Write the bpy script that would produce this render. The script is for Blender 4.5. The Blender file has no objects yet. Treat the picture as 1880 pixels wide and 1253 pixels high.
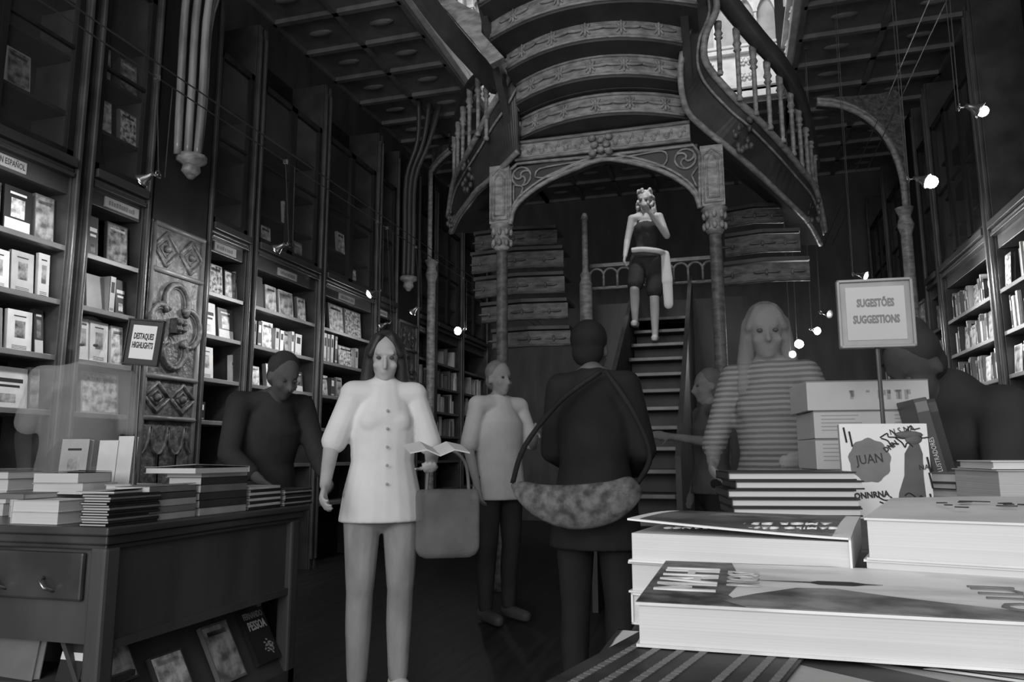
import bpy, math, random
import numpy as np
from mathutils import Vector, Matrix
R = math.radians
rnd = random.Random(7)
SC = bpy.context.scene
COL = SC.collection

# ------------------------------------------------------------------ camera, light, exposure
FPX = 1380.0
YAW, PITCH, ROLL, EYE = R(16.2), R(8.7), R(-0.24), 1.08
_f = np.array([-math.sin(YAW)*math.cos(PITCH), math.cos(YAW)*math.cos(PITCH), math.sin(PITCH)])
_r = np.array([math.cos(YAW), math.sin(YAW), 0.0]); _u = np.cross(_r, _f)
_R = math.cos(ROLL)*_r + math.sin(ROLL)*_u; _U = -math.sin(ROLL)*_r + math.cos(ROLL)*_u
def P(px, py, x=None, y=None, z=None, d=None):
    """world point measured on the photograph: pixel plus one known world coordinate (or depth)"""
    v = _f + _R*(px-940)/FPX - _U*(py-626.5)/FPX
    t = d if d is not None else (x/v[0] if x is not None else (y/v[1] if y is not None else (z-EYE)/v[2]))
    return Vector((v*t + np.array([0, 0, EYE])).tolist())
cam_d = bpy.data.cameras.new('camera'); cam = bpy.data.objects.new('camera', cam_d); COL.objects.link(cam)
cam_d.sensor_width = 36.0; cam_d.lens = 36.0*FPX/1880.0; cam_d.clip_start = 0.02
m = Matrix(((_R[0], _U[0], -_f[0], 0), (_R[1], _U[1], -_f[1], 0), (_R[2], _U[2], -_f[2], EYE), (0, 0, 0, 1)))
cam.matrix_world = m
SC.camera = cam
SC.view_settings.view_transform = 'Standard'; SC.view_settings.look = 'None'
SC.view_settings.exposure = 0.0; SC.view_settings.gamma = 1.0
SC.cycles.use_denoising = True
W = bpy.data.worlds.new('world'); SC.world = W; W.use_nodes = True
W.node_tree.nodes['Background'].inputs[0].default_value = (1, 1, 1, 1)
W.node_tree.nodes['Background'].inputs[1].default_value = 0.8
def area(name, loc, target, sx, sy, power, spread=180):
    l = bpy.data.lights.new(name, 'AREA'); l.shape = 'RECTANGLE'; l.size = sx; l.size_y = sy; l.energy = power; l.spread = R(spread)
    o = bpy.data.objects.new(name, l); COL.objects.link(o); o.location = loc
    o.rotation_euler = (Vector(target)-Vector(loc)).to_track_quat('-Z', 'Y').to_euler(); return o
area('entrance_daylight', (-0.9, -5.5, 3.1), (-0.9, 4, 1.4), 4.6, 3.2, 265)            # glazed shop front behind the camera
area('skylight_daylight', (-1.0, 6.2, 8.3), (-1.0, 10.0, 6.3), 3.2, 1.6, 75, 100)   # stained roof light over the stair well

# ------------------------------------------------------------------ helpers
def tag(o, label=None, cat=None, group=None, kind=None):
    if label: o['label'] = label
    if cat: o['category'] = cat
    if group: o['group'] = group
    if kind: o['kind'] = kind
    return o
def empty(name, loc, label, cat, group=None, rz=0):
    o = bpy.data.objects.new(name, None); COL.objects.link(o); o.location = loc; o.rotation_euler = (0, 0, rz)
    o.empty_display_size = .1
    return tag(o, label, cat, group)
class MB:
    def __init__(s, M=None): s.v = []; s.f = []; s.m = []; s.M = M
    def add(s, vs, fs, mi=0):
        b = len(s.v)
        for q in vs:
            q = Vector(q); s.v.append(tuple(s.M @ q if s.M else q))
        for q in fs: s.f.append(tuple(b+i for i in q)); s.m.append(mi)
        return s
    def xbox(s, x0, x1, y0, y1, z0, z1, mi=0):
        return s.add([(x0,y0,z0),(x1,y0,z0),(x1,y1,z0),(x0,y1,z0),(x0,y0,z1),(x1,y0,z1),(x1,y1,z1),(x0,y1,z1)],
                     [(0,3,2,1),(4,5,6,7),(0,1,5,4),(1,2,6,5),(2,3,7,6),(3,0,4,7)], mi)
    def box(s, c, d, mi=0, M=None):
        vs = [Vector((sx*d[0]/2, sy*d[1]/2, sz*d[2]/2)) for sz in (-1,1) for sx, sy in ((-1,-1),(1,-1),(1,1),(-1,1))]
        vs = [(M @ q if M else q) + Vector(c) for q in vs]
        return s.add(vs, [(0,3,2,1),(4,5,6,7),(0,1,5,4),(1,2,6,5),(2,3,7,6),(3,0,4,7)], mi)
    def tube(s, pts, r, n=8, mi=0, flat=None):
        """tube along pts; r number or list; flat=(normal, factor) squashes the section"""
        pts = [Vector(p) for p in pts]; k = len(pts)
        rs = r if isinstance(r, (list, tuple)) else [r]*k
        vs = []; up = None
        for i, p in enumerate(pts):
            t = (pts[min(i+1,k-1)]-pts[max(i-1,0)]).normalized()
            if up is None: up = Vector((0,0,1)) if abs(t.z) < .9 else Vector((1,0,0))
            a = t.cross(up)
            if a.length < 1e-4: a = t.cross(Vector((.3,1,.2)))
            a.normalize(); b = a.cross(t).normalized(); up = b
            for j in range(n):
                w = 2*math.pi*j/n; q = (a*math.cos(w)+b*math.sin(w))*rs[i]
                if flat: q -= flat[0]*q.dot(flat[0])*(1-flat[1])
                vs.append(p+q)
        fs = [(i*n+j, i*n+(j+1)%n, (i+1)*n+(j+1)%n, (i+1)*n+j) for i in range(k-1) for j in range(n)]
        fs += [tuple(range(n-1,-1,-1)), tuple((k-1)*n+j for j in range(n))]
        return s.add(vs, fs, mi)
    def lathe(s, prof, c, n=14, mi=0):
        c = Vector(c); k = len(prof)
        vs = [c+Vector((r*math.cos(2*math.pi*j/n), r*math.sin(2*math.pi*j/n), z)) for r, z in prof for j in range(n)]
        fs = [(i*n+j, i*n+(j+1)%n, (i+1)*n+(j+1)%n, (i+1)*n+j) for i in range(k-1) for j in range(n)]
        fs += [tuple(range(n-1,-1,-1)), tuple((k-1)*n+j for j in range(n))]
        return s.add(vs, fs, mi)
    def ell(s, c, r, n=10, mi=0, M=None):
        c = Vector(c); vs = []; 
        for i in range(1, n):
            a = math.pi*i/n
            for j in range(2*n):
                b = math.pi*j/n
                q = Vector((r[0]*math.sin(a)*math.cos(b), r[1]*math.sin(a)*math.sin(b), r[2]*math.cos(a)))
                vs.append((M @ q if M else q)+c)
        t0 = Vector((0,0,r[2])); t1 = -t0
        vs += [(M @ t0 if M else t0)+c, (M @ t1 if M else t1)+c]; N = 2*n
        fs = [(i*N+j, (i+1)*N+j, (i+1)*N+(j+1)%N, i*N+(j+1)%N) for i in range(n-2) for j in range(N)]
        fs += [(len(vs)-2, j, (j+1)%N) for j in range(N)] + [(len(vs)-1, (n-2)*N+(j+1)%N, (n-2)*N+j) for j in range(N)]
        return s.add(vs, fs, mi)
    def cap(s, a, b, ra, rb, n=12, sq=None):
        """tapered capsule a-b; sq=(dir, factor) flattens it along dir"""
        a = Vector(a); b = Vector(b); t = b-a; L = t.length
        if L < 1e-5: t = Vector((0,0,1)); L = 1e-5
        t = t/L; e = t.cross(Vector((0,0,1)) if abs(t.z) < .9 else Vector((1,0,0))).normalized(); g = t.cross(e)
        rings = [(a, ra*math.sin(w), -ra*math.cos(w)) for w in (.35,.8,1.2,1.5708)] + [(b, rb*math.sin(w), rb*math.cos(w)) for w in (1.5708,1.2,.8,.35)]
        vs = []
        for c, rr, o in rings:
            for j in range(n):
                w = 2*math.pi*j/n; q = (e*math.cos(w)+g*math.sin(w))*rr
                if sq:
                    dd = Vector(sq[0]).normalized(); q -= dd*q.dot(dd)*(1-sq[1])
                vs.append(c+q+t*o)
        k = len(rings)
        fs = [(i*n+j, i*n+(j+1)%n, (i+1)*n+(j+1)%n, (i+1)*n+j) for i in range(k-1) for j in range(n)]
        fs += [tuple(range(n-1,-1,-1)), tuple((k-1)*n+j for j in range(n))]
        return s.add(vs, fs)
    def ribbon(s, A, B, th, mi=0):
        """solid band between two 3-D polylines, th = thickness vector"""
        k = len(A); th = Vector(th)
        vs = [Vector(p) for p in A]+[Vector(p) for p in B]+[Vector(p)+th for p in A]+[Vector(p)+th for p in B]
        fs = []
        for i in range(k-1):
            fs += [(i,i+1,k+i+1,k+i),(2*k+i,3*k+i,3*k+i+1,2*k+i+1),(i,2*k+i,2*k+i+1,i+1),(k+i,k+i+1,3*k+i+1,3*k+i)]
        fs += [(0,k,3*k,2*k),(k-1,3*k-1,4*k-1,2*k-1)]
        return s.add(vs, fs, mi)
    def build(s, name, mats, parent=None, bevel=0, smooth=False, **props):
        me = bpy.data.meshes.new(name); me.from_pydata(s.v, [], s.f); 
        for x in (mats if isinstance(mats, (list, tuple)) else [mats]): me.materials.append(x)
        me.polygons.foreach_set('material_index', s.m)
        if smooth: me.polygons.foreach_set('use_smooth', [True]*len(s.f))
        me.validate(); me.update()
        o = bpy.data.objects.new(name, me); COL.objects.link(o)
        if parent:
            o.parent = parent
        if bevel:
            b = o.modifiers.new('bevel', 'BEVEL'); b.width = bevel; b.segments = 2; b.limit_method = 'ANGLE'; b.harden_normals = False
        for k, v in props.items(): o[k] = v
        return o
def spl(pts, n=6):
    """Catmull-Rom through points"""
    pts = [Vector(p) for p in pts]; out = []
    for i in range(len(pts)-1):
        p0, p1, p2, p3 = pts[max(i-1,0)], pts[i], pts[i+1], pts[min(i+2,len(pts)-1)]
        for j in range(n):
            t = j/n; out.append(.5*((2*p1)+(p2-p0)*t+(2*p0-5*p1+4*p2-p3)*t*t+(3*p1-p0-3*p2+p3)*t**3))
    return out+[pts[-1]]

# ------------------------------------------------------------------ materials (everything is neutral grey: a black and white photograph)
_M = {}
def g(v): return (v, v, v, 1)
def base(name, rough=.6, spec=.4):
    mt = bpy.data.materials.new(name); mt.use_nodes = True; nt = mt.node_tree; b = nt.nodes['Principled BSDF']
    b.inputs['Roughness'].default_value = rough; b.inputs['Specular IOR Level'].default_value = spec
    return mt, nt, b
def noise_mix(nt, b, v0, v1, scale, stretch=(1,1,1), detail=4, bump=0, lo=.35, hi=.65, kind='NOISE', coord='Object'):
    tc = nt.nodes.new('ShaderNodeTexCoord'); mp = nt.nodes.new('ShaderNodeMapping'); mp.inputs['Scale'].default_value = stretch
    nt.links.new(tc.outputs[coord], mp.inputs[0])
    if kind == 'NOISE':
        n = nt.nodes.new('ShaderNodeTexNoise'); n.inputs['Scale'].default_value = scale; n.inputs['Detail'].default_value = detail; out = n.outputs[0]
    elif kind.startswith('WAVE'):
        n = nt.nodes.new('ShaderNodeTexWave'); n.inputs['Scale'].default_value = scale; n.inputs['Distortion'].default_value = detail; n.inputs['Detail'].default_value = 2; out = n.outputs['Fac']; n.bands_direction = 'Z' if kind == 'WAVEZ' else 'X'
    else:
        n = nt.nodes.new('ShaderNodeTexVoronoi'); n.inputs['Scale'].default_value = scale; out = n.outputs['Distance']
    nt.links.new(mp.outputs[0], n.inputs['Vector'])
    cr = nt.nodes.new('ShaderNodeValToRGB'); cr.color_ramp.elements[0].position = lo; cr.color_ramp.elements[1].position = hi
    cr.color_ramp.elements[0].color = g(v0); cr.color_ramp.elements[1].color = g(v1)
    nt.links.new(out, cr.inputs[0]); nt.links.new(cr.outputs[0], b.inputs['Base Color'])
    if bump:
        bp = nt.nodes.new('ShaderNodeBump'); bp.inputs['Strength'].default_value = bump; bp.inputs['Distance'].default_value = .02
        nt.links.new(out, bp.inputs['Height']); nt.links.new(bp.outputs[0], b.inputs['Normal'])
def mat(name, v0, v1=None, scale=8, stretch=(1,1,1), rough=.6, spec=.4, bump=0, detail=4, lo=.35, hi=.65, kind='NOISE'):
    if name in _M: return _M[name]
    mt, nt, b = base(name, rough, spec)
    noise_mix(nt, b, v0, v1 if v1 is not None else v0*1.12, scale, stretch, detail, bump, lo, hi, kind)
    _M[name] = mt; return mt
def ghost(name, v0, v1, alpha, scale=6, rough=.8, kind='NOISE', stretch=(1,1,1), detail=3, lo=.35, hi=.65):
    if name in _M: return _M[name]
    mt, nt, b = base(name, rough, .15); noise_mix(nt, b, v0, v1, scale, stretch, detail, 0, lo, hi, kind)
    b.inputs['Alpha'].default_value = alpha; _M[name] = mt; return mt
def lit(name, s):
    mt, nt, b = base(name); b.inputs['Emission Color'].default_value = (1,1,1,1); b.inputs['Emission Strength'].default_value = s
    b.inputs['Base Color'].default_value = g(.8); _M[name] = mt; return mt
WOOD = mat('dark carved wood', .04, .075, 6, (1,1,.25), .42, .5, .25)
WOODX = mat('dark polished wood', .04, .075, 5, (1,.2,1), .33, .5, .1)
WOODL = mat('worn lighter wood', .10, .20, 5, (1,.25,1), .4, .5, .2)
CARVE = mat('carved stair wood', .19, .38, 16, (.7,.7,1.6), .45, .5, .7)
CARVED = mat('dim carved stair wood', .075, .15, 16, (.7,.7,1.6), .5, .4, .7)  # dimmed copy of the stair wood, shade put into its colour
CARVEP = mat('carved panel wood', .05, .13, 22, (1,1,1), .42, .5, .6)
DARK = mat('black stained wood', .055, .085, 5, (1,1,.3), .55, .3, .1)
WOODU = mat('unlit cabinet wood', .016, .028, 5, (1,1,.3), .65, .2, .1)  # darker copy of the cabinet wood: shade of the upper bays put into colour
CEILW = mat('brown coffer wood', .13, .2, 5, (1,1,.3), .5, .4, .1)
PLASTER = mat('white painted plaster', .55, .72, 7, rough=.8, bump=.15)
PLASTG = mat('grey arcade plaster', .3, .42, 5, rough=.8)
FLOOR = mat('dark floor boards', .015, .035, 4, (6,.4,1), .5, .3, .1)
PAGE = mat('page edges', .58, .63, 1, (3,3,700), .8, .2, .04, 1, .3, .7)
PAGEV = mat('page edges upright', .6, .74, 1, (500,500,3), .8, .2, .1, 1, .3, .7)
WHITE = mat('white paper', .74, .8, 5, rough=.7)
INK = mat('black ink', .02, .025, 5, rough=.6)
INKG = mat('grey ink', .16, .2, 5, rough=.6)
METAL = mat('dark metal', .05, .08, 10, rough=.35, spec=.6)
CHROME = mat('polished metal', .45, .6, 10, rough=.2, spec=.8); CHROME.node_tree.nodes['Principled BSDF'].inputs['Metallic'].default_value = .9
TONE = {}
for nm, v in (('black', .025), ('dark grey', .07), ('mid grey', .19), ('pale grey', .42), ('white', .68)):
    TONE[nm] = mat('cover '+nm, v*.85, v*1.1, 7, rough=.42, spec=.4)
PIC = [mat('printed picture %s' % w, a, b_, s, rough=.4, lo=.38, hi=.6, detail=5) for w, a, b_, s in (('soft', .12, .5, 14), ('dark', .03, .3, 18), ('bright', .25, .8, 20), ('busy', .04, .75, 30))]
BULB = lit('lamp filament', 60.0); BULBD = lit('lamp filament dim', 5.0)
def glass():
    mt, nt, b = base('cabinet glass', .06, .5); b.inputs['Base Color'].default_value = g(.3); b.inputs['Alpha'].default_value = .06; b.inputs['Specular IOR Level'].default_value = .2; return mt
GLASS = glass()

def text(body, M, size, mt, parent, squeeze=1.0, name='lettering', ext=.0006, align='CENTER', bold=0):
    """lettering: M places the text plane (x along the line, y up, z out of the surface)"""
    c = bpy.data.curves.new(name, 'FONT'); c.body = body; c.size = size; c.align_x = align; c.align_y = 'CENTER'; c.extrude = ext; c.resolution_u = 2; c.offset = bold
    c.materials.append(mt); t = bpy.data.objects.new(name, c)
    dg = bpy.context.evaluated_depsgraph_get(); COL.objects.link(t); dg.update()
    me = bpy.data.meshes.new_from_object(t.evaluated_get(dg)); bpy.data.objects.remove(t)
    me.transform(Matrix.Diagonal((squeeze, 1, 1, 1))); me.transform(M)
    o = bpy.data.objects.new(name, me); COL.objects.link(o); o.parent = parent
    return o
def frame(o, ex, ey):
    """matrix from origin and the x and y directions"""
    ex = Vector(ex).normalized(); ey = Vector(ey); ey = (ey-ex*ey.dot(ex)).normalized(); ez = ex.cross(ey); o = Vector(o)
    return Matrix(((ex.x,ey.x,ez.x,o.x),(ex.y,ey.y,ez.y,o.y),(ex.z,ey.z,ez.z,o.z),(0,0,0,1)))
ORD = ['first','second','third','fourth','fifth','sixth','seventh','eighth','ninth','tenth','eleventh','twelfth','thirteenth','fourteenth','fifteenth','sixteenth','seventeenth','eighteenth','nineteenth','twentieth','twenty-first','twenty-second','twenty-third','twenty-fourth','twenty-fifth','twenty-sixth']
# ------------------------------------------------------------------ the room
XL, XR = -4.0, 2.155                    # fronts of the two long bookcase walls
def struct(name, mb, m, **k): return tag(mb.build(name, m, **k), kind='structure')
struct('floor', MB().xbox(-4.6, 2.8, -1.0, 13, -.1, 0), FLOOR)
struct('wall_left', MB().xbox(-4.6, -4.42, -.6, 13, 0, 9), DARK)
struct('wall_right', MB().xbox(2.58, 2.76, -.6, 13, 0, 9), DARK)
struct('wall_back', MB().xbox(-4.42, 2.58, 12.6, 12.8, 0, 9), DARK)
struct('ceiling', MB().xbox(-4.6, 2.76, -1.0, 13, 9, 9.2), DARK)
GL, GR, GZ, GB = -2.98, .90, 5.6, 9.6   # gallery edges, its underside, its front across the room
def gallery(name, x0, x1, y0, y1):
    mb = MB().xbox(x0, x1, y0, y1, GZ, GZ+.22)
    nx = max(1, int((x1-x0)/.62)); ny = max(1, int((y1-y0)/.62))
    for i in range(nx+1):
        xx = x0+(x1-x0)*i/nx; mb.xbox(xx-.03, xx+.03, y0, y1, GZ-.05, GZ)
    for j in range(ny+1):
        yy = y0+(y1-y0)*j/ny; mb.xbox(x0, x1, yy-.03, yy+.03, GZ-.05, GZ)
    for i in range(nx):
        for j in range(ny):
            mb.ell((x0+(x1-x0)*(i+.5)/nx, y0+(y1-y0)*(j+.5)/ny, GZ-.005), (.14, .05, .03), 6)
    return struct(name, mb, CEILW)
gallery('trim_1', -4.42, GL, -.6, 12.6); gallery('trim_2', GR, 2.58, -.6, 12.6); gallery('trim_3', GL, GR, GB, 12.6)
# white carved fronts of the gallery, seen through the stair
def rosette(mb, c, ex, ez, out, s):
    c = Vector(c); ex = Vector(ex); ez = Vector(ez); out = Vector(out)
    for k in range(6):
        w = k*math.pi/3; q = c+(ex*math.cos(w)+ez*math.sin(w))*s*.55
        mb.ell(q, (s*.3, s*.3, s*.3), 5)
    mb.ell(c+out*s*.2, (s*.3, s*.3, s*.3), 5)
def gallery_front(name, O, ex, L, out, label, n):
    """O lower corner, ex along, out = towards the well"""
    root = empty(name, O, label, 'balustrade', 'carved white gallery balustrades'); ex = Vector(ex); out = Vector(out); ez = Vector((0,0,1))
    def bx(mb, a, b, z0, z1, d0, d1):
        pts = [ex*a+out*d0, ex*b+out*d1]
        x0, x1 = sorted((pts[0].x, pts[1].x)); y0, y1 = sorted((pts[0].y, pts[1].y)); mb.xbox(x0, x1, y0, y1, z0, z1)
    mb = MB(); bx(mb, 0, L, .0, .09, .0, .10); bx(mb, 0, L, .16, .22, .0, .06); bx(mb, 0, L, .64, .70, 0, .07); bx(mb, 0, L, .73, .77, 0, .05); bx(mb, 0, L, 1.5, 1.62, -.02, .1)
    mb.build('moulding', PLASTER, root, bevel=.008)
    mb = MB(); bx(mb, 0, L, .09, .73, -.08, .0); mb.build('plinth_panel', PLASTER, root)
    mb = MB(); bx(mb, 0, L, .77, 1.5, -.1, -.06); mb.build('arcade_back', PLASTG, root)
    w = L/n
    for i in range(n):
        a = i*w
        mb = MB(); bx(mb, a, a+w*.13, .77, 1.5, -.06, .02); bx(mb, a-.01, a+w*.17, 1.2, 1.24, -.06, .035)
        # pointed arch head
        A = []; B = []
        for k in range(13):
            t = k/12; u = abs(t-.5)*2; zz = 1.22+.2*(1-u**1.7)
            q = ex*(a+w*.13+w*.87*t)+out*(-.06); A.append(q+ez*zz); B.append(q+ez*1.5)
        mb.ribbon(A, B, out*.07)
        mb.build('arch', PLASTER, root)
    for i in range(0, n, 2):
        mb = MB()
        for dz in (.33, .54):
            for da in (.3, .72): rosette(mb, ex*(i*w+w*da)+out*.01+ez*dz, ex, ez, out, .075)
        mb.build('rosette', PLASTER, root, smooth=True)
    return root
gallery_front('gallery_balustrade', (GL+.12, GB, GZ), (1,0,0), GR-GL-.24, (0,-1,0), 'white carved gallery balustrade crossing the far end behind the curved stair', 14)
gallery_front('gallery_balustrade', (GL, 3.4, GZ), (0,1,0), GB-3.4, (1,0,0), 'white carved gallery balustrade running along the side of the destaques table', 16)
gallery_front('gallery_balustrade', (GR, 5.5, GZ), (0,1,0), GB-5.5, (-1,0,0), 'white carved gallery balustrade edge seen past the baluster flight, above hanging lamps', 11)

# ------------------------------------------------------------------ books on shelves
def deco_faces(mb, w, h, style, fx, r):
    """printed picture and title lines laid on a cover; fx(u, v, du, dv, mi) adds a thin raised patch"""
    if style == 'plain': return
    if style == 'portrait':
        fx(.3, .32, .42, .42, 2)
        for k in range(3): fx(.2, .12-.035*k, .6, .012, 3)
        fx(.25, .84, .5, .03, 3)
    elif style == 'full':
        fx(.04, .04, .92, .92, 2); fx(.15, .80, .7, .08, 3)
    elif style == 'band':
        fx(.04, .0, .92, .3, 4); fx(.25, .34, .5, .42, 2); fx(.2, .84, .6, .05, 3)
    elif style == 'title':
        fx(.12, .62, .76, .1, 3); fx(.2, .5, .6, .06, 3); fx(.3, .12, .4, .22, 2)
    elif style == 'lines':
        for k in range(5): fx(.15, .78-.09*k, .7, .03, 3)
def upright_book(label, pos, face, w, h, t, tone, style='plain', pic=0, spine_out=False, lean=0, yaw=0, group=None, parts=True, name='book'):
    """pos = middle of the front bottom edge; face = outward direction sign along x; standing on a shelf"""
    # local: X along the shelf, Y into the shelf, Z up, front at y=0
    mb = MB()
    c = TONE[tone]; dark = tone in ('black', 'dark grey'); ink = WHITE if dark else INK
    if spine_out:
        mb.xbox(-t/2, t/2, 0, .003, 0, h); mb.xbox(-t/2, -t/2+.002, 0, w, 0, h); mb.xbox(t/2-.002, t/2, 0, w, 0, h)
        if style != 'plain' and t > .012:
            mb.xbox(-t*.28, t*.28, -.0006, 0, h*.55, h*.85, 3); mb.xbox(-t*.36, t*.36, -.0006, 0, h*.06, h*.13, 2)
        pg = MB().xbox(-t/2+.002, t/2-.002, .003, w-.004, .004, h-.004)
    else:
        mb.xbox(-w/2, w/2, 0, .0025, 0, h); mb.xbox(-w/2, w/2, t-.0025, t, 0, h); mb.xbox(-w/2, -w/2+.0025, .0025, t-.0025, 0, h)
        def fx(u, v, du, dv, mi): mb.xbox(-w/2+w*u, -w/2+w*(u+du), -.0007, 0, h*v, h*(v+dv), mi)
        deco_faces(mb, w, h, style, fx, rnd)
        pg = MB().xbox(-w/2+.0025, w/2-.004, .0025, t-.0025, .004, h-.004)
    mats = [c, c, PIC[pic], ink, TONE['white']]
    o = mb.build(name, mats); tag(o, label, 'book', group)
    rot = Matrix.Rotation(R(90)*face+yaw, 4, 'Z') @ Matrix.Rotation(-lean, 4, 'X')
    o.matrix_world = Matrix.Translation(Vector(pos)+Vector((0, 0, t*math.sin(lean) if not spine_out else 0))) @ rot
    if parts: pg.build('pages', PAGEV, o)
    return o
SH = [2.41, 2.06, 1.71, 1.37, 1.02, .62]     # tops of the shelves, from the top
SHN = ['top', 'second', 'third', 'fourth', 'fifth', 'lowest']
SIDE = {'L': (XL, 1), 'R': (XR, -1)}
def bookcase(side, y0, y1, label, lab=None, post=(.12, .12), upper=True, shelves=SH):
    """one bay: back, uprights, shelves, cornice with a paper shelf label, glazed cabinet above"""
    X, s = SIDE[side]
    root = empty('bookcase', (X, (y0+y1)/2, 0), label, 'bookcase', 'bookcases along the long walls'); L = (y1-y0)
    def bx(mb, d0, d1, a, b, z0, z1, mi=0):   # d = depth behind the front
        xa, xb = sorted((-s*d0, -s*d1)); mb.xbox(xa, xb, a-L/2, b-L/2, z0, z1, mi)
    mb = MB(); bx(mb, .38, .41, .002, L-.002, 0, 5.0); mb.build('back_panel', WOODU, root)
    for a, b in ((.002, post[0]/2), (L-post[1]/2, L-.002)):
        mb = MB(); bx(mb, 0, .38, a, b, 0, 5.0); bx(mb, -.02, 0, a+.008, b-.008, 0, 5.0)
        c = ((a+b)/2-L/2)
        mb.tube([(s*.022, c, .1), (s*.022, c, 4.9)], .018, 8)
        mb.build('upright', WOODX, root, bevel=.004)
    for z in shelves:
        mb = MB(); bx(mb, .0, .38, post[0]/2, L-post[1]/2, z-.034, z); mb.build('shelf', WOODL, root, bevel=.003)
    mb = MB(); bx(mb, .02, .36, post[0]/2, L-post[1]/2, 2.75, 2.90); bx(mb, -.03, .02, post[0]/2, L-post[1]/2, 2.86, 2.89); bx(mb, -.05, .02, post[0]/2, L-post[1]/2, 2.92, 2.98); bx(mb, -.02, .36, post[0]/2, L-post[1]/2, 2.895, 2.915)
    mb.build('cornice', WOODX, root, bevel=.004)
    if upper:
        mb = MB(); n = max(1, round(L/.6))
        for z in (3.32, 3.70, 4.08): bx(mb, .08, .37, post[0]/2, L-post[1]/2, z-.025, z)
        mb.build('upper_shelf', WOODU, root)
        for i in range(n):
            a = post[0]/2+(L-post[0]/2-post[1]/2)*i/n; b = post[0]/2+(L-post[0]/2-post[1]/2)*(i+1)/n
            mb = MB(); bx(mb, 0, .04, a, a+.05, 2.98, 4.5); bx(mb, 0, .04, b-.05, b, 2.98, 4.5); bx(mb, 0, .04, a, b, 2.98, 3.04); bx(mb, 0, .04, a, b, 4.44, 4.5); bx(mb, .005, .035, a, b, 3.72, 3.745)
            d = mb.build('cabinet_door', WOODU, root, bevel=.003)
            mb = MB(); bx(mb, .018, .022, a+.05, b-.05, 3.04, 4.44); mb.build('glass_pane', GLASS, d)
    if lab:
        la, lb, txt = lab
        mb = MB(); bx(mb, .006, .02, la-y0, lb-y0, 2.765, 2.835)
        pl = mb.build('shelf_label', TONE['pale grey'], root, label='pale printed shelf label')
        c = (la+lb)/2-(y0+y1)/2+(.19 if txt else 0)
        if txt: text(txt, frame((-s*.006, c, 2.80), (0, s, 0), (0,0,1)), .052, INK, pl, .6, bold=.0006)
        else:
            mb = MB(); r = random.Random(int(y0*100)); p = la+.03
            while p < lb-.04:
                q = p+r.uniform(.008, .02); bx(mb, .0045, .006, p-y0, q-y0, 2.783, 2.783+r.uniform(.025, .034)); p = q+r.uniform(.004, .012)
            mb.build('print', INKG, pl)
    return root
BAYS_L = [  # y0, y1, label, short name used in book labels, shelf label
    (2.45, 3.70, 'dark wooden bookcase bay with pale face-out books and lettered shelf label', 'bay lettered in Spanish', (2.72, 3.33, 'A EN ESPAÑOL')),
    (3.74, 4.32, 'narrow bookcase bay just before the tall quatrefoil carved panel', 'narrow bay before carved panel', (3.93, 4.23, None)),
    (4.93, 5.53, 'narrow bookcase bay just past the tall quatrefoil carved panel', 'narrow bay past carved panel', (5.06, 5.34, None)),
    (5.55, 6.70, 'wide bookcase bay with a row of upright spines and face-out paperbacks', 'wide bay of paperbacks', (5.97, 6.28, None)),
    (6.72, 7.96, 'bookcase bay partly hidden behind the woman in white', 'bay behind woman in white', (7.12, 7.46, None)),
    (7.98, 8.54, 'narrow bookcase bay before the second carved panel, under a small lamp', 'narrow bay before second panel', (8.04, 8.30, None)),
    (9.16, 9.80, 'narrow bookcase bay past the second carved panel, by the starry lamp', 'narrow bay past second panel', (9.25, 9.5, None)),
    (9.82, 10.92, 'bookcase bay below and just before the bright starry lamp', 'bay below starry lamp', None),
    (10.94, 12.2, 'last bookcase bay on the lamp side, ending at the stair column', 'last bay by stair column', None)]
for y0, y1, lb, nm, la in BAYS_L: bookcase('L', y0, y1, lb, la)
BAYS_R = [
    (5.35, 6.95, 'bookcase bay behind the dark bending figure, cut by the photo edge', 'edge bay behind dark figure'),
    (6.99, 8.52, 'bookcase bay beyond the dark bending figure, below the starry lamp', 'bay beyond dark figure'),
    (8.54, 9.12, 'narrow bookcase bay beside the suggestions sign and pale panel', 'narrow bay beside sign'),
    (9.74, 10.9, 'bookcase bay seen under the suggestions sign', 'bay under sign'),
    (10.92, 12.2, 'darkest far bookcase bay seen past the suggestions sign pole', 'far bay past sign pole')]
for y0, y1, lb, nm in BAYS_R: bookcase('R', y0, y1, lb, None, upper=(y0 > 6))

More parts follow.
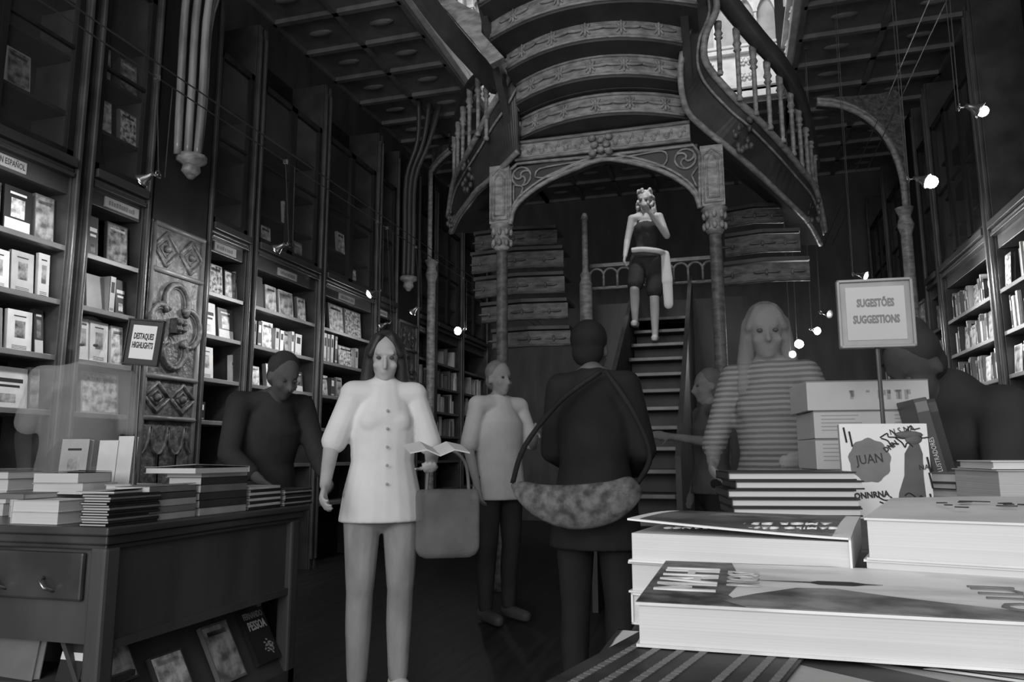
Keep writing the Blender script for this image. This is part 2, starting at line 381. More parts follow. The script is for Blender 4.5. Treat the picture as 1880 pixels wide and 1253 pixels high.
def carved_panel(side, y0, y1, label, m):
    """pilaster: lozenge band, quatrefoil, lozenge band, lancets"""
    X, s = SIDE[side]; L = y1-y0
    root = empty('carved_panel', (X, (y0+y1)/2, 0), label, 'carved panel', 'carved panels between bookcase bays')
    F = frame((s*.02, 0, 0), (0, s, 0), (0, 0, 1))     # u along, v up, w out of the wall
    def T(u, v, w=0): return F @ Vector((u, v, w))
    def bar(mb, a, b, r=.014): mb.tube([T(*a), T(*b)], r, 6)
    h = L/2-.03
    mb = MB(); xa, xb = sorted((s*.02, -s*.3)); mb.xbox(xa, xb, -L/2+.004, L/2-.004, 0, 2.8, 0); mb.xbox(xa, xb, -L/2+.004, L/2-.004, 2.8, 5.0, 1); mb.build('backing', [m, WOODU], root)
    mb = MB()
    for u in (-h, h): bar(mb, (u, .3), (u, 2.78), .02)
    for v in (2.78, 2.44, 1.66, 1.36): bar(mb, (-h, v, .01), (h, v, .01), .02)
    mb.build('frame_moulding', WOODL, root, smooth=True)
    for v0, v1 in ((2.46, 2.76), (1.38, 1.64)):
        mb = MB(); vm = (v0+v1)/2; hv = (v1-v0)/2-.02
        for c in (-h/2, h/2):
            q = [(c-h/2+.01, vm), (c, vm+hv), (c+h/2-.01, vm), (c, vm-hv)]
            for k in range(4): bar(mb, q[k], q[(k+1) % 4], .016)
            q = [(c-h/4, vm), (c, vm+hv/2), (c+h/4, vm), (c, vm-hv/2)]
            for k in range(4): bar(mb, q[k], q[(k+1) % 4], .009)
            mb.ell(T(c, vm, .01), (.03, .03, .03), 5)
        mb.build('lozenge_band', m, root, smooth=True)
    mb = MB(); vc = 2.05; rr = min(h*.52, .14)
    for k in range(4):
        w0 = k*math.pi/2; cu, cv = rr*1.02*math.cos(w0), vc+rr*1.25*math.sin(w0)
        arc = []
        for j in range(15):
            w = w0-R(125)+R(250)*j/14; arc.append(T(cu+rr*.9*math.cos(w), cv+rr*1.05*math.sin(w), .01))
        mb.tube(arc, .024, 7)
        arc2 = [T(cu+rr*.72*math.cos(w0-R(120)+R(240)*j/12), cv+rr*.86*math.sin(w0-R(120)+R(240)*j/12), .0) for j in range(13)]
        mb.tube(arc2, .012, 6)
    mb.build('quatrefoil', m, root, smooth=True)
    mb = MB(); mb.box(T(0, vc, .03), (.07, .09, .11))
    for k in range(4): mb.ell(T(.025*(-1)**k, vc+.025*(1 if k < 2 else -1), .07), (.025, .025, .025), 5)
    mb.build('centre_boss', m, root)
    n = 3; w = 2*h/n
    for i in range(n):
        a = -h+i*w; mb = MB()
        for sg in (0, 1):
            pts = [T(a+w*(sg), .35), T(a+w*sg, 1.1)]+[T(a+w*(sg+(1-2*sg)*.5*math.sin(t*math.pi/2)), 1.1+.2*(1-math.cos(t*math.pi/2)) if t else 1.1) for t in (.25, .5, .75, 1)]
            mb.tube(pts, .014, 6)
        mb.build('lancet', m, root, smooth=True)
    return root
carved_panel('L', 4.33, 4.92, 'tall carved wooden panel with large quatrefoil behind the destaques sign', CARVEP)
carved_panel('L', 8.55, 9.15, 'far carved wooden panel with quatrefoil beside the woman in white', CARVEP)
carved_panel('R', 9.13, 9.73, 'pale carved panel with quatrefoil just beyond the suggestions sign', mat('pale carved panel', .3, .55, 22, bump=.5))

# face-out and spine-out books measured one by one on the left wall: bay, shelf, px left, px right, px top, tone, style, picture, spine-out
LB = [
 (0,0,-22,3,330,'dark grey','full',1,0),(0,0,8,60,345,'black','band',2,0),(0,0,66,117,362,'mid grey','full',0,0),
 (0,1,-25,19,455,'white','portrait',0,0),(0,1,22,64,462,'pale grey','portrait',1,0),(0,1,71,122,470,'white','portrait',0,0),
 (0,2,-20,7,563,'mid grey','portrait',1,0),(0,2,14,60,570,'white','portrait',1,0),(0,2,66,118,572,'dark grey','band',1,0),
 (0,3,-22,52,674,'white','title',0,0),(0,3,56,95,677,'mid grey','full',0,0),
 (1,0,163,182,397,'dark grey','title',1,0),(1,0,197,236,412,'dark grey','full',1,0),
 (1,1,160,199,506,'mid grey','plain',0,0),(1,1,200,211,508,'pale grey','title',1,1),(1,1,213,240,516,'black','title',2,0),
 (1,2,147,164,585,'white','band',0,0),(1,2,166,199,592,'white','portrait',0,0),(1,2,205,228,600,'white','full',2,0),
 (1,3,150,228,686,'pale grey','full',2,0),
 (2,0,385,410,486,'pale grey','full',3,0),(2,0,413,436,499,'black','full',2,0),(2,0,442,451,503,'white','title',2,0),
 (2,1,371,397,555,'white','title',0,0),(2,1,402,440,569,'dark grey','band',2,0),
 (2,2,367,392,637,'white','portrait',0,0),(2,2,434,447,655,'white','title',0,0),
 (2,3,362,375,738,'black','lines',0,1),
 (3,0,463,485,506,'dark grey','plain',0,0),(3,0,488,508,525,'pale grey','full',0,0),(3,0,513,539,535,'white','full',0,0),(3,0,546,562,547,'mid grey','full',2,0),
 (3,1,463,470,588,'mid grey','lines',0,1),(3,1,472,480,590,'dark grey','lines',2,1),(3,1,481,502,592,'white','full',2,0),(3,1,504,512,603,'pale grey','lines',2,1),(3,1,513,520,607,'white','lines',2,1),(3,1,522,533,609,'mid grey','full',0,0),(3,1,534,539,609,'white','lines',0,1),(3,1,541,553,614,'white','lines',2,1),
 (3,2,460,476,673,'pale grey','full',2,0),(3,2,490,513,670,'pale grey','full',2,0),(3,2,517,540,677,'black','full',2,0),(3,2,543,556,683,'dark grey','band',1,0),
 (3,3,524,540,745,'mid grey','title',1,0),(3,3,543,563,747,'pale grey','full',0,0),
 (4,0,605,632,560,'mid grey','full',2,0),(4,0,634,664,569,'mid grey','full',3,0),
 (4,1,594,599,612,'white','lines',0,1),(4,1,600,605,614,'pale grey','lines',2,1),(4,1,607,612,615,'white','lines',2,1),(4,1,614,619,618,'dark grey','lines',2,1),(4,1,621,648,637,'mid grey','full',3,0),(4,1,651,657,640,'pale grey','lines',2,1),
 (4,2,592,603,690,'white','full',2,0),(4,2,606,614,694,'dark grey','lines',2,1),(4,2,618,628,694,'pale grey','full',0,0)]
cnt = {}
for bay, sh, a, b, top, tone, style, pic, sp in LB:
    z = SH[sh]; key = (bay, sh); cnt[key] = cnt.get(key, 0)+1
    off = .07 if not sp else .04
    pm = top+45
    ya = P(a, pm, x=XL-off).y; yb = P(b, pm, x=XL-off).y
    if not bay: yb = min(yb, 3.615)
    if bay: ya = max(min(ya, yb), BAYS_L[bay][0]+.075); yb = min(max(yb, ya), BAYS_L[bay][1]-.075)
    h = max(.13, min(P((a+b)/2, top, x=XL-off).z-z, .31)); w = abs(yb-ya)
    pose = 'spine out' if sp else 'face out'
    lb = '%s book %s, %s along %s shelf, %s' % (tone, pose, ORD[cnt[key]-1], SHN[sh], BAYS_L[bay][3])
    if sp: o = upright_book(lb, (XL-off, (ya+yb)/2, z+.001), 1, .15, h, max(w-.003, .012), tone, style, pic, True, 0, 0, 'books on the lamp-side shelves')
    else:
        o = upright_book(lb, (XL-off, (ya+yb)/2, z+.001), 1, w, h, rnd.uniform(.022, .045), tone, style, pic, False, R(rnd.uniform(3, 7)), 0, 'books on the lamp-side shelves')
        if (bay, sh) == (1, 3): text('HOR', frame((-w*.1, -.0009, h*.82), (1,0,0), (0,0,1)), .07, WHITE, o, .8)
# rows of spines farther away: one mesh each, too small to show parts
def spine_row(side, y0, y1, sh, bayname, seed, group, density=.9, tones=('white','pale grey','mid grey','dark grey','pale grey','mid grey','black','white')):
    X, s = SIDE[side]; r = random.Random(seed); y = y0+.02; k = 0; z = SH[sh]
    while y < y1-.05:
        t = r.uniform(.026, .062)
        if r.random() > density: y += r.uniform(.05, .16); continue
        if y+t > y1-.015: break
        tone = r.choice(tones); h = r.uniform(.19, .285); off = r.uniform(.02, .06)
        if r.random() < .1:
            w = r.uniform(.12, .17)
            if y+w < y1-.02:
                k += 1
                upright_book('%s book face out, %s along %s shelf, %s' % (tone, ORD[min(k-1, 25)], SHN[sh], bayname), (X-s*off, y+w/2, z+.001), s, w, h, .03, tone, 'full', r.randrange(4), False, R(4), 0, group, False)
                y += w+.01; continue
        k += 1
        upright_book('%s book spine out, %s along %s shelf, %s' % (tone, ORD[min(k-1, 25)], SHN[sh], bayname), (X-s*off, y+t/2, z+.001), s, .15, h, t-.002, tone, r.choice(('lines', 'plain', 'lines')), 2, True, 0, 0, group, False)
        y += t
FAR = {'L': MB(), 'R': MB()}
def far_row(side, y0, y1, sh, seed, density):
    X, s = SIDE[side]; r = random.Random(seed); y = y0+.02; z = SH[sh]
    while y < y1-.05:
        t = r.uniform(.024, .055)
        if r.random() > density: y += r.uniform(.05, .16); continue
        o = r.uniform(.02, .06); xa, xb = sorted((X-s*o, X-s*(o+.15))); FAR[side].xbox(xa, xb, y, y+t-.002, z, z+r.uniform(.19, .285), r.choice((0, 1, 1, 2, 2, 3, 0)))
        y += t
sd = 0
for i in (5, 6, 7, 8):
    for sh in (0, 1, 2, 3):
        sd += 1; y0, y1 = BAYS_L[i][:2]
        
        if i >= 7: far_row('L', y0+.06, y1-.06, sh, 100+sd, .8 if sh else .35)
        else: spine_row('L', y0+.06, y1-.06, sh, BAYS_L[i][3], 100+sd, 'books on the lamp-side shelves', .8 if sh else .35)
for i, (y0, y1, lb, nm) in enumerate(BAYS_R):
    for sh in (0, 1, 2, 3):
        sd += 1; a = max(y0+.07, 6.3) if i == 0 else y0+.07
        if i >= 3 and sh in (0,): continue
        if i >= 3: far_row('R', a, y1-.07, sh, 200+sd, .9); continue
        spine_row('R', a, y1-.07, sh, nm, 200+sd, 'books on the sign-side shelves', .9)
for k, lb in (('L', 'rows of small far books in the last two bays by the starry lamp'), ('R', 'rows of small far books seen under the suggestions sign')):
    tag(FAR[k].build('far_shelf_books', [TONE['white'], TONE['pale grey'], TONE['mid grey'], TONE['dark grey']]), lb, 'books', kind='stuff')
# a few dim books behind the upper glass
UP = [(0, 2.9, 0), (0, 3.3, 1), (1, 3.95, 1), (1, 4.18, 1), (1, 3.9, 2), (1, 4.15, 2), (3, 5.9, 0), (3, 6.25, 1), (3, 6.45, 0), (4, 6.95, 0), (4, 7.3, 1), (4, 7.6, 0), (5, 8.2, 0)]
for k, (b, y, lv) in enumerate(UP):
    tone = ('mid grey', 'pale grey', 'dark grey')[k % 3]
    upright_book('%s book behind glass on %s upper shelf, %s of %s' % (tone, ('lowest', 'middle', 'high')[lv], ORD[k % 6], BAYS_L[b][3]), (XL-.10, y, (2.982, 3.321, 3.701)[lv]+.001), 1, .16, .24, .03, tone, 'full', k % 4, False, R(5), 0, 'dim books behind the upper glass', False)
# ------------------------------------------------------------------ lying books
def lying_book(label, near_left, ang, w, dp, t, cover, spine='R', curl=None, pages=PAGE, group=None, patches=(), mats=(), name='book', edge=.004, board=.0018, gap=0):
    """local x along the near edge, y away from the viewer, z up; spine on side R, L, N (near) or F (far); patches = (u0,v0,u1,v1,mat index) on the top"""
    mb = MB(); n = 10; cl = curl or (lambda u, v: 0.0)
    mb.xbox(0, w, 0, dp, 0, board)
    vs = []; 
    for lay in (t-board, t):
        for j in range(n+1):
            for i in range(n+1): vs.append((w*i/n, dp*j/n, lay+cl(i/n, j/n)))
    N = (n+1)*(n+1); fs = []
    for j in range(n):
        for i in range(n):
            a = j*(n+1)+i; fs += [(a, a+n+1, a+n+2, a+1), (N+a, N+a+1, N+a+n+2, N+a+n+1)]
    for i in range(n):
        for a, b in ((i, i+1), (n*(n+1)+i+1, n*(n+1)+i), ((i+1)*(n+1), i*(n+1)), (i*(n+1)+n, (i+1)*(n+1)+n)): fs.append((a, b, N+b, N+a))
    mb.add(vs, fs, 0)
    s = .0018
    if spine == 'R': mb.xbox(w-s, w, 0, dp, 0, t)
    elif spine == 'L': mb.xbox(0, s, 0, dp, 0, t)
    elif spine == 'N': mb.xbox(0, w, 0, s, 0, t)
    elif spine == 'F': mb.xbox(0, w, dp-s, dp, 0, t)
    for u0, v0, u1, v1, mi in patches:
        k = 6; vs = []
        for j in range(k+1):
            for i in range(k+1):
                u = u0+(u1-u0)*i/k; v = v0+(v1-v0)*j/k; vs.append((w*u, dp*v, t+.0005+cl(u, v)))
        mb.add(vs, [(j*(k+1)+i, j*(k+1)+i+1, (j+1)*(k+1)+i+1, (j+1)*(k+1)+i) for j in range(k) for i in range(k)], mi)
    o = mb.build(name, [cover]+list(mats)); tag(o, label, 'book', group)
    x0 = edge if spine != 'L' else s; x1 = w-edge if spine != 'R' else w-s; y0 = edge if spine != 'N' else s; y1 = dp-edge if spine != 'F' else dp-s
    pb = MB().xbox(x0, x1, y0, y1, board, t-board-gap); pb.build('pages', pages, o)
    o.location = near_left; o.rotation_euler = (0, 0, ang)
    return o
def stack(x_right, y0, layers, group, desc, z=.851, side='x', jit=.004):
    """layers bottom to top: (thickness, w, depth, tone, spine side, word)"""
    n = len(layers)
    for k, (t, w, dp, tone, sp) in enumerate(layers):
        pos = 'lowest' if k == 0 else ('topmost' if k == n-1 else ORD[k]+' from the bottom')
        kind = 'thin' if t < .012 else ('thick' if t > .034 else '')
        lb = ('%s %s book, %s of %s' % (kind, tone, pos, desc)).strip()
        j = rnd.uniform(-jit, jit)
        lying_book(lb, (x_right-w+j, y0+rnd.uniform(-jit, jit)*.7, z), rnd.uniform(-.012, .012), w, dp, t-.0004, TONE[tone], sp, group=group, edge=min(.004, t))
        z += t
    return z
# ------------------------------------------------------------------ left display table
TX0, TX1, TY0, TY1, TZ = -2.95, -2.0, 2.08, 3.33, .85
t = empty('display_table', ((TX0+TX1)/2, (TY0+TY1)/2, 0), 'dark wooden display table with drawers, stacked with pale books, under the destaques sign', 'table')
t.location = (0, 0, 0)
MB().xbox(TX0-.03, TX1, TY0, TY1, TZ-.028, TZ).build('tabletop', WOODX, t, bevel=.006)
mb = MB().xbox(TX0, TX1-.02, TY0+.02, TY1-.02, TZ-.06, TZ-.028).xbox(TX0, TX1-.035, TY0+.035, TY1-.035, TZ-.078, TZ-.06); mb.build('top_moulding', WOODX, t, bevel=.006)
mb = MB().xbox(TX0+.03, TX1-.06, TY0+.06, TY1-.06, .46, TZ-.078).xbox(TX0+.3, TX1-.35, TY0+.3, TY1-.3, .1, .46); mb.build('body', DARK, t)
for x, y in ((TX1-.1, TY0+.03), (TX1-.1, TY1-.1), (TX0+.03, TY0+.03), (TX0+.03, TY1-.1)): MB().xbox(x, x+.07, y, y+.07, 0, TZ-.07).build('corner_post', DARK, t, bevel=.012)
for k in range(2):
    xa = TX1-.115-.49*(k+1); d = MB().xbox(xa, xa+.47, TY0+.04, TY0+.06, .60, .76).build('drawer', WOODX, t, bevel=.008)
    for hx in (.1, .31):
        MB().tube([(xa+hx, TY0+.04, .675), (xa+hx+.01, TY0+.012, .668), (xa+hx+.035, TY0+.008, .645), (xa+hx+.045, TY0+.04, .63)], .006, 6).build('drawer_handle', CHROME, d, smooth=True)
mb = MB().xbox(TX0, TX1-.03, TY0+.03, TY1-.03, .04, .1).xbox(TX1-.06, TX1-.04, TY0+.1, TY1-.1, .44, .47); mb.build('plinth', DARK, t)
mb = MB(); mb.add([(TX1-.05, TY0+.1, .1), (TX1-.05, TY1-.1, .1), (TX1-.25, TY1-.1, .46), (TX1-.25, TY0+.1, .46), (TX1-.07, TY0+.1, .1), (TX1-.07, TY1-.1, .1), (TX1-.27, TY1-.1, .46), (TX1-.27, TY0+.1, .46)], [(0,1,2,3),(7,6,5,4),(0,4,5,1),(1,5,6,2),(2,6,7,3),(3,7,4,0)]).build('sloping_rack', DARK, t)
mb = MB().xbox(TX0+.1, TX1-.12, TY0+.06, TY0+.3, .3, .32); mb.build('lower_shelf', DARK, t)
def rack_book(label, y, w, h, v, tone, style, pic):
    th = math.atan2(.20, .36); e = Vector((-math.sin(th), 0, math.cos(th))); b = Vector((TX1-.05, y, .1))+e*v+Vector((math.cos(th), 0, math.sin(th)))*.002
    o = upright_book(label, b, 1, w, h, .02, tone, style, pic, False, th, 0, 'books on the sloping rack of the table')
    o.location = b+Vector((math.cos(th), 0, math.sin(th)))*.026; return o
def yy(px, py): return P(px, py, x=TX1-.1).y
fp = rack_book('dark grey paperback with white lettering, last of the sloping rack, near the woman', 3.135, .17, .25, .06, 'black', 'plain', 1)
F = frame((0, 0, 0), (1, 0, 0), (0, 0, 1))
text('FERNANDO', frame((0, -.0008, .22), (1,0,0), (0,0,1)), .040, TONE['pale grey'], fp, .66, bold=.0008)
text('PESSOA', frame((0.004, -.0008, .172), (1,0,0), (0,0,1)), .056, TONE['white'], fp, .68, bold=.001)
mb = MB(); 
for k in range(26):
    w = rnd.uniform(0, 6.28); r1 = rnd.uniform(.005, .032); mb.box((.03+r1*math.cos(w), -.001, .065+r1*1.2*math.sin(w)), (.012, .001, .006), M=Matrix.Rotation(rnd.uniform(0, 3), 4, 'Y'))
mb.build('cover_drawing', TONE['pale grey'], fp)
rack_book('grey pictured paperback beside the lettered one, sloping rack of the dark table', 2.87, .17, .25, .05, 'mid grey', 'full', 0)
rack_book('dim pictured paperback, third from the far end of the sloping rack', 2.56, .17, .21, .04, 'dark grey', 'full', 2)
rack_book('dim pictured paperback nearest the table corner on the sloping rack', 2.33, .15, .22, .2, 'dark grey', 'full', 0)
o = upright_book('large plain grey cover standing on the low front shelf of the dark table', P(15, 1240, y=TY0+.09), -1, .24, .27, .03, 'mid grey', 'plain', 0); o.rotation_euler = (R(-8), 0, R(-6)); o.location.z = .321
o = upright_book('small dark cover with a pale band on the low front shelf', P(122, 1250, y=TY0+.1), -1, .1, .19, .02, 'black', 'plain', 0); o.rotation_euler = (R(-14), 0, 0); o.location.z = .321
MB().xbox(-.05, .05, -.001, 0, .07, .095).build('paper_band', WHITE, o)
# stacks on it
def px_x(px, y, py=930): return P(px, py, y=y).x
G = 'books stacked on the dark table'
S_ = lambda t, w, d, tone, sp='L': (t, w, d, tone, sp)
stack(px_x(108, 2.12), 2.12, [S_(.042,.21,.15,'white'), S_(.040,.21,.15,'white')], G, 'the front pair at the table corner side')
lying_book('small grey book with pale edge lying at the frame side of the table', (px_x(38, 2.12)-.16, 2.125, .934), .02, .16, .15, .02, TONE['mid grey'], 'N', group=G)
z = stack(px_x(90, 2.34), 2.34, [S_(.045,.2,.17,'white'), S_(.045,.2,.17,'white')], G, 'the tall stack behind the front pair')
z = stack(px_x(150, 2.36), 2.36, [S_(.041,.25,.17,'white','R')], G, 'the tall stack, on two white books', z)
lying_book('thick white-paged book with lifted cover crowning the tall stack', (px_x(95, 2.36)-.11, 2.36, z), .03, .22, .17, .04, TONE['mid grey'], 'F', curl=lambda u, v: .012*max(0, u-.3)**1.5*(1-v)+.004, group=G)
stack(px_x(40, 2.36)-.11, 2.38, [S_(.05,.2,.16,'pale grey'), S_(.05,.2,.16,'white'), S_(.045,.2,.16,'white'), S_(.03,.2,.16,'mid grey')], G, 'the photo-edge stack')
z2 = stack(-2.025, 2.10, [S_(.0088,.118,.235,'black' if k % 4 != 2 else 'mid grey','R') for k in range(12)], G, 'the corner pile of magazines', jit=.005)
lying_book('floppy pale pamphlet lying askew over the thin pile at the corner', (-2.2, 2.13, z2+.0005), .12, .15, .2, .008, TONE['pale grey'], 'F', curl=lambda u, v: .006*u*u, group=G)
stack(px_x(226, 2.38, 890), 2.42, [S_(.05,.13,.17,'white'), S_(.045,.13,.17,'pale grey'), S_(.03,.13,.17,'white','R')], G, 'the short block behind the corner pile')
def side_run(pa, pb): return P(pa, 930, x=-2.03).y+.008, P(pb, 930, x=-2.03).y-.008
ya, yb = side_run(272, 362)
z3 = stack(-2.03, ya, [S_(.026,.15,yb-ya,'pale grey','R'), S_(.024,.15,yb-ya,'mid grey','R'), S_(.026,.15,yb-ya,'pale grey','R'), S_(.024,.15,yb-ya,'dark grey','R')], G, 'the mixed spine stack')
lying_book('grey book with a curling white cover on the mixed stack by the thin pile', (-2.19, ya, z3), 0, .155, yb-ya, .024, TONE['mid grey'], 'R', curl=lambda u, v: .014*(v-.3)**2*u, group=G)
ya, yb = side_run(364, 453)
z4 = stack(-2.03, ya, [S_(.030,.16,yb-ya,'pale grey','R'), S_(.030,.16,yb-ya,'black','R'), S_(.030,.16,yb-ya,'black','R'), S_(.030,.16,yb-ya,'mid grey','R'), S_(.03,.16,yb-ya,'black','R'), S_(.016,.17,yb-ya,'white','F')], G, 'the tallest striped stack')
lying_book('white open-covered book crowning the tallest striped stack', (-2.26, ya-.05, z4), -.04, .25, yb-ya+.03, .026, TONE['pale grey'], 'F', curl=lambda u, v: .014*max(0,u-.2)*(1-v), group=G, gap=.004)
ya, yb = side_run(456, 516)
stack(-2.03, ya, [S_(.012,.15,yb-ya,'black','R') if k % 2 == 0 else S_(.013,.15,yb-ya,'white','R') for k in range(8)], G, 'the black and white striped pile')
ya, yb = side_run(521, 573)
stack(-2.03, ya, [S_(.0085,.15,yb-ya,('black','pale grey','dark grey')[k % 3],'R') for k in range(9)], G, 'the far-end thin pile')
for k, (pa, pb, top, tone, st, pic, lb) in enumerate(((101,160,806,'pale grey','portrait',0,'pale picture book standing at the back of the table stacks'),(172,212,808,'white','plain',0,'plain white book standing beside the destaques sign pole, lower one'),(207,240,800,'white','plain',0,'tall plain white book standing right behind the destaques pole'))):
    p = P((pa+pb)/2, 835, y=2.62+.02*k); w = (pb-pa)*.0021
    o = upright_book(lb, (p.x, p.y, .852), -1, w, P((pa+pb)/2, top, y=2.62).z-.852, .035, tone, st, pic); o.rotation_euler = (R(-5), 0, R(12)); 
def sign(label, c, w, h, words, size, border, pole_bottom, roll, yaw, m_frame, name='table_sign', sq=.7):
    root = empty(name, (c[0], c[1], pole_bottom), label, 'sign')
    Mx = Matrix.Translation((0, 0, c[2]-pole_bottom)) @ Matrix.Rotation(yaw, 4, 'Z') @ Matrix.Rotation(roll, 4, 'Y') 
    mb = MB(Mx).xbox(-w/2, w/2, -.004, .010, -h/2, h/2); mb.build('frame', m_frame, root, bevel=.002)
    mb = MB(Mx); b = border
    for x0, x1, z0, z1 in ((-w/2, -w/2+.006, -h/2, h/2), (w/2-.006, w/2, -h/2, h/2), (-w/2, w/2, -h/2, -h/2+.006), (-w/2, w/2, h/2-.006, h/2)): mb.xbox(x0, x1, -.010, -.004, z0, z1)
    mb.build('rim', m_frame, root, bevel=.0015)
    pp = MB(Mx).xbox(-w/2+b, w/2-b, -.0055, -.004, -h/2+b, h/2-b).build('paper', WHITE if c[0] < 0 else mat('greyish paper', .46, .52, 4), root)
    for k, s in enumerate(words): text(s, Mx @ frame((0, -.006, .022-.036*k if len(words) == 2 else 0), (1,0,0), (0,0,1)), size, INK if c[0] < 0 else INKG, pp, sq, bold=.0009)
    e = Mx @ Vector((0, .004, -h/2+.01)); MB().tube([e, (e.x*.4, e.y, 0)], .0045, 8).build('pole', METAL, root)
    MB().lathe([(.05,0),(.05,.006),(.012,.012),(.008,.03)], (e.x*.4, e.y, 0)).build('base', METAL, root)
    if c[0] < 0: MB().lathe([(.009,.12),(.011,.125),(.011,.17),(.009,.175)], (e.x*.4, e.y, 0)).build('clamp', METAL, root)
    return root
c = P(264, 629, d=3.0)
sign('black framed destaques highlights sign on a thin pole above the dark table', c, .152, .185, ['DESTAQUES', 'HIGHLIGHTS'], .034, .025, .85, R(6), R(10), mat('sign frame dark', .03, .045, 9, rough=.4), sq=.46)
# ------------------------------------------------------------------ right table with the nearest books
ea = P(1152, 1165, z=.85); RX0 = ea.x
t = empty('display_table', (0, 0, 0), 'book table close to the viewer, hidden under big white-paged books and the suggestions sign', 'table')
MB().xbox(RX0, RX0+1.5, .25, 2.05, .815, .85).build('tabletop', WOODX, t, bevel=.005)
MB().xbox(RX0+.04, RX0+1.46, .29, 2.01, .70, .815).build('apron', DARK, t)
for x, y in ((RX0+.05, .3), (RX0+1.37, .3), (RX0+.05, 1.92), (RX0+1.37, 1.92)): MB().xbox(x, x+.08, y, y+.08, 0, .71).build('leg', DARK, t, bevel=.006)
RZ = .955
tag(MB().xbox(RX0+.16, RX0+1.45, 1.12, 2.02, .8505, RZ).build('display_riser', DARK, bevel=.004), 'black display block on the nearer table raising the boxed volumes', 'riser')
LAND = mat('printed landscape', .38, .78, 9, (1,2.6,1), .5, .3, 0, 9, .3, .55)
COMIC = mat('printed comic art', .04, .7, 11, (1,.6,1), .35, .4, 0, 6, .4, .56, 'WAVE')
PORTR = mat('printed face art', .03, .26, 6, (1,.8,1), .35, .4, 0, 7, .38, .6)
DKART = mat('dark blotchy art', .012, .06, 12, rough=.55, spec=.2, lo=.4, hi=.65)
def at(px, py, z): return P(px, py, z=z)
def ang(a, b): return math.atan2(b.y-a.y, b.x-a.x)
def print_poly(parent, pts, w, dp, z, m, name='print'):
    n = len(pts); mb = MB(); mb.add([(w*u, dp*v, z) for u, v in pts]+[(w*u, dp*v, z-.0003) for u, v in pts], [tuple(range(n))]+[(k, n+k, n+(k+1)%n, (k+1)%n) for k in range(n)]); return mb.build(name, m, parent)
GB_ = 'large books on the nearest table'
# bottom, cover up, running out of the frame
zb = .955
a = at(1168, 1196, zb); b = at(1880, 1250, zb); A1 = math.atan2(-.075, 1)
fl = at(1130, 1160, zb); nl = at(1060, 1253, zb)
dirv = (fl-nl); angb = math.atan2(dirv.y, dirv.x)-R(90)
ang0 = ang(at(1190, 1160, zb), at(1880, 1205, zb))
def flat_book(label, corner, an, w, dp, t, ztop, cover, **k):
    return lying_book(label, (corner.x, corner.y, ztop-t), an, w, dp, t, cover, group=GB_, **k)
n0 = fl - Vector((math.cos(ang0+R(90)), math.sin(ang0+R(90)), 0))*.24
bk = flat_book('big glossy comic-art book lying lowest at the bottom edge of the photo', n0, ang0, .095, .25, .03, zb-.0006, COMIC, spine='F')
q = at(1195, 1157, zb); ang1 = ang(at(1195, 1157, zb), at(1420, 1184, zb))
nq = q - Vector((math.cos(ang1+R(90)), math.sin(ang1+R(90)), 0))*.24
pat = [(.0, .0, 1, 1, 1)]
r = random.Random(3)
bk = flat_book('dark back cover with columns of small pale print, beneath the pale landscape book', nq, ang1, .112, .245, .0032, zb+.0032, DKART, spine='F', board=.0012)
mb = MB()
for u, v0, v1 in ((.12, .30, .86), (.25, .18, .96), (.38, .10, .97), (.50, .20, .95), (.72, .42, .84), (.85, .34, .90), (.96, .3, .92)):
    v = v0
    while v < v1:
        l = r.uniform(.012, .035); mb.xbox(.112*u-.0023, .112*u+.0023, .245*v, .245*(v+l), .0032, .0038); v += l+.009
mb.build('print', mat('dull print', .12, .17, 9), bk)
q = at(1421, 1184, zb); nq = q - Vector((math.cos(ang1+R(90)), math.sin(ang1+R(90)), 0))*.24
bk = flat_book('glossy picture cover with a pale face, lowest book next to the dark printed one', nq, ang1, .24, .25, .03, zb+.002, PORTR, spine='L')
bk.location.z = .9265
def oval(cu, cv, ru, rv, n=20, w0=0, w1=6.2832): return [(cu+ru*math.cos(w0+(w1-w0)*k/n), cv+rv*math.sin(w0+(w1-w0)*k/n)) for k in range(n)]
for pts, zz, mm in (([(.02,.97),(.3,.95),(.6,.93),(.99,.92),(.99,.86),(.6,.89),(.3,.92),(.02,.93)], .0301, TONE['pale grey']), ([(.01,.9),(.2,.86),(.5,.76),(.8,.74),(.99,.7),(.99,.55),(.7,.62),(.4,.66),(.01,.8)], .0302, DKART), ([(.3,.86),(.6,.84),(.66,.88),(.34,.9)], .0303, INK), ([(.37,.865),(.56,.853),(.59,.872),(.39,.885)], .0304, WHITE), (oval(.72,.42,.26,.16), .0303, TONE['pale grey']), (oval(.70,.42,.13,.11), .0304, DKART), (oval(.66,.46,.03,.03), .0305, WHITE), ([(.02,.6),(.25,.55),(.42,.5),(.40,.46),(.2,.5),(.02,.54)], .0302, TONE['mid grey']), ([(.02,.4),(.3,.38),(.42,.3),(.02,.32)], .0302, INK)):
    print_poly(bk, pts, .24, .25, zz, mm)
for kk, ll in (((.85,), 'hidden'),): pass
def filler(label, x0, y0, w, d, z0, z1, an=0):
    return lying_book(label, (x0, y0, z0), an, w, d, z1-z0-.0005, TONE['pale grey'], 'F', group=GB_)
# books beneath carrying the lowest covers
filler('thick pale book at the very bottom under the comic-art book', n0.x+.01, n0.y+.01, .08, .23, .8505, .9238, ang0)
filler('thick pale book at the very bottom under the face cover', nq.x+.012, nq.y+.01, .22, .23, .8505, .9262, ang1)
